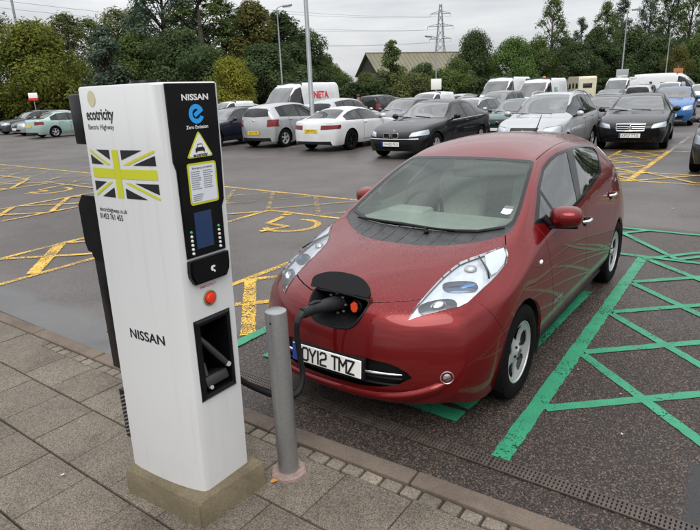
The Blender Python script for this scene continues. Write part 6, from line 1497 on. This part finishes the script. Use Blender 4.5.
TR = [
 ('round', 'yellow', 42, 52, 8.6, 1.10, 'broad yellowing tree at the far left'), ('airy', 'olive', 4, 62, 12.2, 1.5, 'loose tall tree at the left edge behind the yellowing tree'), ('cone', 'bluegreen', 112, 60, 9.6, 1.35, 'blue-green conifer right of the broad yellowing tree'), ('airy', 'olive', 78, 74, 13.0, 1.6, 'olive tree top rising behind the broad yellowing tree'), ('airy2', 'bluegreen', 45, 70, 11.8, 1.7, 'thin tree top just above the broad yellowing tree'),
 ('airy', 'olive', 128, 72, 13.0, 1.5, 'loose olive tree above the charging post'), ('round2', 'mid', 146, 64, 8.8, 1.2, 'leafy green tree behind the charging post'), ('airy', 'bluegreen', 172, 66, 16.5, 1.25, 'tall grey-green tree rising out of the top edge'), ('airy2', 'mid', 205, 66, 15.0, 1.7, 'tall green tree left of the thin lamp post'), ('round2', 'dark', 186, 58, 8.2, 1.3, 'dark bushy tree right behind the charging post'), ('airy', 'bluegreen', 192, 72, 15.5, 1.1, 'grey-green tree behind the charging post lettering'),
 ('airy2', 'mid', 230, 70, 13.6, 1.7, 'loose tree behind the small yellow tree'), ('tall', 'autumn', 257, 68, 12.4, 1.15, 'brownish autumn tree beside the thin lamp post'), ('tall', 'dark', 285, 74, 11.9, 1.3, 'dark tree right behind the thin lamp post'), ('round2', 'dark', 306, 78, 9.8, 1.1, 'dark round tree behind the thick lamp post'), ('round2', 'mid', 326, 86, 7.2, 1.0, 'low green tree at the right end of the left wood'),
 ('round', 'gold', 233, 43, 4.6, .95, 'small bright yellow tree behind the navy estate'), ('round2', 'dark', 268, 58, 6.6, 1.6, 'dark shrubby tree behind the lettered white van'), ('round2', 'dark', 213, 54, 6.2, 1.6, 'dark shrubby tree left of the small yellow tree'),
 ('round2', 'mid', 343, 88, 4.6, 1.4, 'low green tree left of the olive-roofed building'), ('round2', 'olive', 366, 78, 4.3, 1.2, 'low olive bushy tree in front of the building gable'), ('cone', 'mid', 392, 70, 7.9, 1.25, 'feathery green tree in front of the olive-roofed building'), ('round2', 'dark', 424, 80, 5.2, 1.3, 'dark bushy tree in front of the olive roof'), ('bush', 'olive', 412, 66, 3.6, 1.2, 'low olive shrub below the feathery tree'), ('bush', 'mid', 447, 70, 3.9, 1.2, 'low green shrub below the pylon'),
 ('round', 'dark', 473, 88, 9.6, .85, 'dark round tree right of the pylon'), ('round2', 'mid', 458, 84, 5.8, 1.1, 'green tree at the foot of the dark round tree'), ('round', 'bright', 513, 84, 8.2, .95, 'fresh green round tree above the white vans'), ('round2', 'mid', 536, 86, 8.2, .9, 'green tree left of the tall thin trees'), ('round2', 'olive', 488, 92, 6.6, 1.0, 'olive tree between the two round trees'),
 ('airy', 'mid', 549, 92, 15.4, .85, 'tall thin tree with a loose top, first of the right-hand group'), ('airy2', 'bluegreen', 577, 94, 12.2, .95, 'thin loose tree between the tall trees'), ('tall', 'dark', 563, 88, 8.6, 1.3, 'dark tree below the tall thin trees'), ('airy', 'mid', 601, 92, 14.2, .9, 'tall thin tree left of the right-hand lamp post'), ('tall', 'dark', 594, 86, 9.6, 1.2, 'dense dark tree above the cream motorhome'), ('airy2', 'bluegreen', 616, 98, 15.6, .95, 'thin grey-green tree just behind the right-hand lamp post'), ('round2', 'dark', 628, 84, 9.0, 1.1, 'dense dark tree behind the right-hand lamp post'),
 ('airy', 'bluegreen', 643, 94, 16.0, .8, 'tall loose tree right of the right-hand lamp post'), ('airy', 'dark', 663, 88, 14.8, .9, 'tall dark loose tree at the right'), ('airy', 'mid', 684, 96, 17.6, .85, 'tallest loose tree near the right edge'), ('airy2', 'bright', 702, 92, 16.5, .9, 'tall fresh green tree at the right edge'), ('round2', 'dark', 652, 80, 7.4, 1.2, 'leafy tree behind the long white van'), ('round', 'autumn', 676, 72, 5.6, .75, 'small yellow-brown tree behind the banner'), ('round2', 'mid', 696, 74, 7.0, 1.0, 'bushy green tree at the right edge'), ('tall', 'dark', 714, 80, 10.0, 1.2, 'dark tree cut off by the right edge'),
 ('airy2', 'olive', 62, 80, 12.4, 1.9, 'pale olive tree top over the right half of the broad yellowing tree'), ('airy', 'mid', 100, 82, 13.4, 1.5, 'loose green tree top above the blue-green conifer'), ('airy', 'mid', 150, 80, 14.5, 1.5, 'loose green tree between the conifer and the tall grey-green tree'), ('airy2', 'bluegreen', 248, 84, 14.2, 1.6, 'grey-green tree behind the brownish autumn tree'), ('round2', 'dark', 575, 82, 7.2, 1.2, 'dark bushy tree left of the cream motorhome')]
# the belt of trees goes on beyond the right edge; the red car's side windows mirror it
for (k, lf, u, t, h, wd) in (('airy', 'mid', 775, 84, 15.0, 1.1), ('tall', 'dark', 800, 66, 11.0, 1.2), ('airy', 'olive', 850, 52, 13.0, 1.2), ('tall', 'dark', 905, 46, 12.0, 1.4), ('airy', 'dark', 960, 44, 13.5, 1.3), ('tall', 'mid', 1030, 42, 11.0, 1.5), ('airy', 'mid', 1110, 42, 13.0, 1.4), ('tall', 'dark', 1200, 40, 11.5, 1.6), ('airy', 'dark', 1330, 38, 12.0, 1.6)):
    x, y = gp(u, t); tree(k, lf, x, y, h, 'tree of the belt going on beyond the right edge', wd, group='trees beyond the right edge')
for k, lf, u, t, h, wd, lab in TR:
    x, y = gp(u, t); tree(k, lf, x, y, h, lab, wd)
# hedges: long clipped rows of leaves
def hedge(u0, u1, t0, t1, h, leaf, label, n=9000, size=.17):
    r = random.Random(int(u0)); a = Vector(gp(u0, t0)); b = Vector(gp(u1, t1)); V = []; F = []; L = (b-a).length; d = (b-a)/L; nn_ = Vector((-d.y, d.x))
    c0 = (a+b)/2
    for k in range(n):
        s = r.uniform(0, L); hh = h*(1+.10*math.sin(s*.8)+.08*math.sin(s*2.1)); z = hh*r.uniform(.0, 1.0)**.7; w_ = r.uniform(-.75, .75)
        p = a+d*s+nn_*w_; q = Vector((p.x-c0.x, p.y-c0.y, z)); nrm = Vector((r.gauss(0, 1), r.gauss(0, 1), r.gauss(0, 1)+.5)).normalized(); u = nrm.cross(Vector((r.uniform(-1, 1), r.uniform(-1, 1), r.uniform(-1, 1)))).normalized(); v = nrm.cross(u); sz = size*r.uniform(.6, 1.4); i0 = len(V)
        V += [q-u*sz, q+v*sz*.55, q+u*sz, q-v*sz*.55]; F.append((i0, i0+1, i0+2, i0+3))
    T = empty('hedge', (c0.x, c0.y, 0)); mesh_obj('foliage', V, F, LM[leaf], T)
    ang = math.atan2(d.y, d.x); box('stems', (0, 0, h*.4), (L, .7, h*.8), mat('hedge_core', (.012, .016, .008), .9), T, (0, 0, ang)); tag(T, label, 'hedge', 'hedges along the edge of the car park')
hedge(-60, 140, 50, 56, 3.0, 'dark', 'dark hedge behind the cars at the far left', 14000); hedge(140, 345, 54, 66, 2.6, 'dark', 'dark hedge behind the lettered white van', 14000, .2); hedge(345, 545, 66, 76, 2.6, 'dark', 'dark hedge below the olive-roofed building', 14000, .22); hedge(545, 800, 72, 64, 2.3, 'dark', 'dark hedge behind the white vans at the right', 14000, .22)
# grass bank under the trees
bm = bmesh.new(); pts0 = [gp(u, t) for u, t in ((-120, 48), (140, 53), (345, 63), (545, 73), (830, 62))]; pts1 = [gp(u, t) for u, t in ((-120, 230), (140, 230), (345, 260), (545, 260), (830, 230))]
a = [bm.verts.new((x, y, .012)) for x, y in pts0]; b = [bm.verts.new((x, y, .012)) for x, y in pts1]
for k in range(4): bm.faces.new((a[k], a[k+1], b[k+1], b[k]))
bmesh.ops.recalc_face_normals(bm, faces=bm.faces[:]); o = bm_obj('grass_verge', bm, mat('grass', (.045, .075, .02), .9, var=.35, vscale=.6)); tag(o, 'grass verge under the trees round the car park', 'grass', kind='structure')
# long building with an olive roof
def building():
    x, y = gp(414, 118); ang = YAW+math.pi/2+.42
    T = empty('long_building', (x, y, 0), ang); tag(T, 'long low building with an olive pitched roof behind the feathery tree', 'building')
    Lh, D = 10.5, 9.0; wl = mat('building_wall', (.16, .13, .11), .8, var=.15, vscale=1); rf = mat('olive_roof', (.165, .152, .105), .8, var=.12, vscale=.5)
    box('wall', (0, 0, 2.6), (2*Lh, D, 5.2), wl, T)
    for sg in (1, -1):
        bm = bmesh.new(); v = [(-Lh-.6, sg*(D/2+.7), 5.0), (Lh+.6, sg*(D/2+.7), 5.0), (Lh+.6, 0, 9.2), (-Lh-.6, 0, 9.2)]; q = [bm.verts.new(p) for p in v]; f = bm.faces.new(q if sg < 0 else list(reversed(q)))
        r_ = bmesh.ops.extrude_face_region(bm, geom=[f]); bmesh.ops.translate(bm, vec=(0, 0, -.18), verts=[e for e in r_['geom'] if isinstance(e, bmesh.types.BMVert)]); bmesh.ops.recalc_face_normals(bm, faces=bm.faces[:])
        rp = bm_obj('roof', bm, rf, T)
        for k in range(22):
            xx = -Lh+k*1.0; tube('roof_seam', [(xx, sg*(D/2+.7), 5.06), (xx, sg*.02, 9.25)], .04, rf, rp, 4)
        mesh_obj('gable', [(sg*(Lh-.01), -D/2, 5.2), (sg*(Lh-.01), D/2, 5.2), (sg*(Lh-.01), 0, 9.0)], [(0, 1, 2)], mat('gable_dark', (.03, .028, .026), .8), T)
        for k in range(7): w_ = box('window', (-Lh+1.8+k*2.9, sg*(D/2+.01), 3.0), (1.6, .08, 1.5), GLSD, T); box('window_sill', (-Lh+1.8+k*2.9, sg*(D/2+.06), 2.2), (1.8, .16, .1), WHT, w_)
    box('ridge', (0, 0, 9.22), (2*Lh+1.2, .35, .14), rf, T)
building()
# lamp posts
STEEL = mat('lamp_steel', (.30, .31, .32), .45, .6, var=.15, vscale=2)
def lamp_post(u, t, h, label, r0=.085, head=True, sign=None, side=1):
    x, y = gp(u, t); T = empty('lamp_post', (x, y, 0)); tag(T, label, 'lamp post', 'lamp posts of the car park')
    tube('column', [(0, 0, 0), (0, 0, 1.2), (0, 0, 1.25), (0, 0, h)], [r0*1.25, r0*1.25, r0, r0*.62], STEEL, T, 14)
    d = rt*side; d = Vector((d.x, d.y, 0)).normalized()
    if head:
        tube('arm', [(0, 0, h), (d.x*.25, d.y*.25, h+.12), (d.x*.5, d.y*.5, h+.14)], .035, STEEL, T, 6)
        bm = bmesh.new(); bm_box(bm, (0, 0, 0), (.75, .3, .16), (0, R(-8), math.atan2(d.y, d.x)), .05, 2); bmesh.ops.translate(bm, vec=(d.x*.8, d.y*.8, h+.16), verts=bm.verts[:]); lh = bm_obj('lantern', bm, STEEL, T, 40)
        box('diffuser', (d.x*.85, d.y*.85, h+.07), (.4, .2, .04), mat('lamp_diffuser', (.7, .62, .45), .3), lh, (0, 0, math.atan2(d.y, d.x)))
    if sign:
        z, w_, hh, m, m2 = sign; fa = math.atan2(-fw.y, -fw.x)
        s_ = box('sign_plate', (-fw.x*(r0+.05), -fw.y*(r0+.05), z), (.03, w_, hh), m, T, (0, 0, fa), .01)
        if m2: box('sign_band', (-fw.x*(r0+.075), -fw.y*(r0+.075), z-hh*.2), (.012, w_*.8, hh*.35), m2, s_, (0, 0, fa))
RW = mat('sign_red', (.55, .03, .03), .4); BD = mat('sign_backing', (.32, .33, .34), .5)
lamp_post(311, 23, 10.5, 'thick grey lamp post in front of the lettered white van', .10, True)
lamp_post(283, 45, 8.3, 'thin lamp post left of the thick lamp post', .07, True, (2.2, .8, 1.0, WHT, RW)); lamp_post(436, 60, 7.0, 'slim lamp post with a white sign below the pylon', .07, True, (2.4, 1.1, 1.1, WHT, None), -1); lamp_post(621, 55, 8.2, 'lamp post with a square sign among the right-hand trees', .075, True, (2.5, 1.2, 1.1, BD, WHT)); lamp_post(665, 66, 7.2, 'faint lamp post among the trees at the right', .07, False); 
# tall road sign at the top left corner
x, y = gp(32, 60); T = empty('road_sign', (x, y, 0)); tag(T, 'white sign with a blue mark on a tall pole at the top left corner', 'sign'); fa = math.atan2(-fw.y, -fw.x)
tube('pole', [(0, 0, 0), (0, 0, 13)], .12, STEEL, T, 10); fh = Vector((-fw.x, -fw.y, 0)).normalized(); rh = Vector((rt.x, rt.y, 0)).normalized()
bm = bmesh.new(); poly_bm(bm, [(-.75, -1.2), (-.5, -1.4), (.5, -1.4), (.75, -1.2), (.75, 1.4), (-.75, 1.4)], .06, .12); bmesh.ops.recalc_face_normals(bm, faces=bm.faces[:]); sp = place_bm('board', bm, Vector((0, 0, 14.1))+fh*.2 - rh*.45, rh, (0, 0, 1), WHT, T)
bm = text_bm('U', 2.0, .05); place_bm('board_mark', bm, Vector((0, 0, 13.75))+fh*.27 - rh*.45, rh, (0, 0, 1), mat('sign_blue', (.03, .09, .42), .4), sp)
x, y = gp(35, 47); T = empty('small_sign', (x, y, 0)); tag(T, 'small white and red sign on a post behind the silver saloon at the far left', 'sign'); tube('post', [(0, 0, 0), (0, 0, 2.9)], .04, STEEL, T, 8)
box('sign_plate', fh*.06+Vector((0, 0, 2.65)), (.03, .75, .55), WHT, T, (0, 0, fa), .01); box('sign_band', fh*.09+Vector((0, 0, 2.42)), (.02, .8, .2), RW, T, (0, 0, fa))
x, y = gp(677, 58); T = empty('banner', (x, y, 0)); tag(T, 'upright red, white and yellow banner behind the small white van', 'banner'); tube('pole', [(0, 0, 0), (0, 0, 3.2)], .04, STEEL, T, 8)
for z, hh, m in ((2.75, .45, mat('banner_orange', (.45, .16, .06), .5)), (2.38, .26, WHT), (1.85, .75, mat('banner_yellow', (.55, .38, .05), .5))): box('banner_panel', fh*.06+Vector((0, 0, z)), (.03, .95, hh), m, T, (0, 0, fa), .005)
# lattice pylon with wires
def pylon():
    x, y = gp(440, 300); T = empty('pylon', (x, y, 0)); tag(T, 'grey lattice electricity pylon on the horizon', 'pylon'); m = mat('pylon_steel', (.22, .23, .24), .6); H = 43.0; ax = Vector((rh.x, rh.y, 0)); ay = Vector((fh.x, fh.y, 0))
    def P(a, b, z): return ax*a+ay*b+Vector((0, 0, z))
    def wd(z): return 3.6*(1-z/H)**1.0+.35 if z < 24 else 1.35*(1-(z-24)/(H-24))+.5
    zs_ = [0, 6, 11.5, 16, 20, 24, 27.5, 31, 34.5, 38, 41, H]
    for sa in (1, -1):
        for sb in (1, -1): tube('leg', [P(sa*wd(z), sb*wd(z), z) for z in zs_], .17, m, T, 5)
    for z0, z1 in zip(zs_[:-1], zs_[1:]):
        bm = bmesh.new()
        for f in ((1, 0), (0, 1)):
            for s in (1, -1):
                for q in (1, -1):
                    a = (q*wd(z0), s*wd(z0)) if f[0] else (s*wd(z0), q*wd(z0)); b = (-q*wd(z1), s*wd(z1)) if f[0] else (s*wd(z1), -q*wd(z1)); bm_tube(bm, [P(*a, z0), P(*b, z1)], .09, 4)
        bm_obj('bracing', bm, m, T)
    for z, w_ in ((26.5, 5.6), (32.5, 6.6), (38.5, 5.2)):
        for s in (1, -1):
            bm = bmesh.new(); bm_tube(bm, [P(s*.4, .4, z+1.4), P(s*w_, 0, z)], .12, 4); bm_tube(bm, [P(s*.9, .6, z), P(s*w_, 0, z)], .12, 4); bm_tube(bm, [P(s*.9, -.6, z), P(s*w_, 0, z)], .12, 4)
            for k in range(1, 4): t = k/4; bm_tube(bm, [P(s*(.4+(w_-.4)*t), 0, z+1.4*(1-t)), P(s*(.9+(w_-.9)*t), 0, z)], .08, 4)
            bm_tube(bm, [P(s*w_, 0, z), P(s*w_, 0, z-1.5)], .10, 4); bm_obj('cross_arm', bm, m, T)
    O = Vector((x, y, 0)); wm = mat('wire_grey', (.16, .17, .18), .6)
    far = Vector((*gp(-160, 135), 0)); far2 = Vector((*gp(1150, 330), 0)); names = {0: 'lowest', 1: 'middle', 2: 'top'}
    for i, (z, w_) in enumerate(((25, 5.6), (31, 6.6), (37, 5.2))):
        for s in (1, -1):
            pts = []
            for k in range(25):
                t = k/24; a = O+P(s*w_, 0, z); b = far+P(s*w_, 0, z); p = a.lerp(b, t); p.z -= 9*4*t*(1-t)*.5; pts.append(p)
            o = tube('power_line', pts, .045, wm, None, 5); tag(o, 'thin overhead wire running left from the %s %s cross arm of the pylon' % (names[i], 'right' if s > 0 else 'left'), 'power line', 'overhead wires')
pylon()
# people among the far cars
def person(x, y, rz, top, legs, label, hair=(.03, .02, .015)):
    T = empty('person', (x, y, 0), rz); tag(T, label, 'person', 'people among the far cars')
    vs_ = [(0, 0, .95), (0, 0, 1.15), (0, 0, 1.38), (0, 0, 1.50), (.01, 0, 1.58), (.02, 0, 1.70), (0, .10, .92), (.03, .11, .50), (0, .11, .08), (.14, .12, .03), (0, -.10, .92), (-.03, -.11, .50), (-.08, -.11, .08), (.06, -.12, .03), (0, .19, 1.40), (-.02, .25, 1.12), (.10, .24, .90), (.15, .23, .82), (0, -.19, 1.40), (-.03, -.25, 1.12), (.06, -.25, .88), (.10, -.24, .80)]
    es = [(0, 1), (1, 2), (2, 3), (3, 4), (4, 5), (0, 6), (6, 7), (7, 8), (8, 9), (0, 10), (10, 11), (11, 12), (12, 13), (2, 14), (14, 15), (15, 16), (16, 17), (2, 18), (18, 19), (19, 20), (20, 21)]
    rr = [.15, .145, .17, .06, .07, .10, .10, .075, .05, .045, .10, .075, .05, .045, .075, .055, .04, .035, .075, .055, .04, .035]
    me = bpy.data.meshes.new('body'); me.from_pydata(vs_, es, []); me.update(); o = bpy.data.objects.new('body', me); COL.objects.link(o)
    md = o.modifiers.new('skin', 'SKIN'); sv = me.skin_vertices[0].data
    for i, r_ in enumerate(rr): sv[i].radius = (r_, r_*(.75 if i in (0, 1, 2) else 1)); sv[i].use_root = (i == 0)
    o.modifiers.new('sub', 'SUBSURF').levels = 2
    dg = bpy.context.evaluated_depsgraph_get(); m2 = bpy.data.meshes.new_from_object(o.evaluated_get(dg)); bpy.data.objects.remove(o)
    skin = mat('skin', (.45, .28, .20), .6); m2.materials.clear()
    for m in (skin, top, legs): m2.materials.append(m)
    for p in m2.polygons:
        c = p.center; p.material_index = 0 if (c.z > 1.5 or (c.z < .95 and abs(c.y) > .2 and c.z > .7)) else (1 if c.z > .93 else 2)
    m2.shade_smooth(); b_ = bpy.data.objects.new('body', m2); link(b_, T)
    bm = bmesh.new(); bmesh.ops.create_uvsphere(bm, u_segments=14, v_segments=10, radius=.112); bmesh.ops.translate(bm, vec=(.0, 0, 1.735), verts=bm.verts[:]); bmesh.ops.delete(bm, geom=[v for v in bm.verts if v.co.z < 1.70 and v.co.x > -.02 or v.co.z < 1.62], context='VERTS'); bm_obj('hair', bm, mat('hair', hair, .7), T, 180)
x, y = gp(678.5, 39.0); person(x, y, 0.3, mat('red_coat', (.55, .02, .03), .7), mat('dark_trousers', (.02, .02, .03), .8), 'person in a red top standing beyond the blue hatchback')
x, y = gp(651, 43.5); person(x, y, -.4, mat('brown_coat', (.30, .10, .07), .7), mat('dark_trousers', (.02, .02, .03), .8), 'person in a brown top between the off-roader and the small white van')
x, y = gp(358, 31); person(x, y, 1.2, mat('rust_coat', (.30, .07, .04), .7), mat('dark_trousers', (.02, .02, .03), .8), 'person in a rust coloured top by the black off-roader')
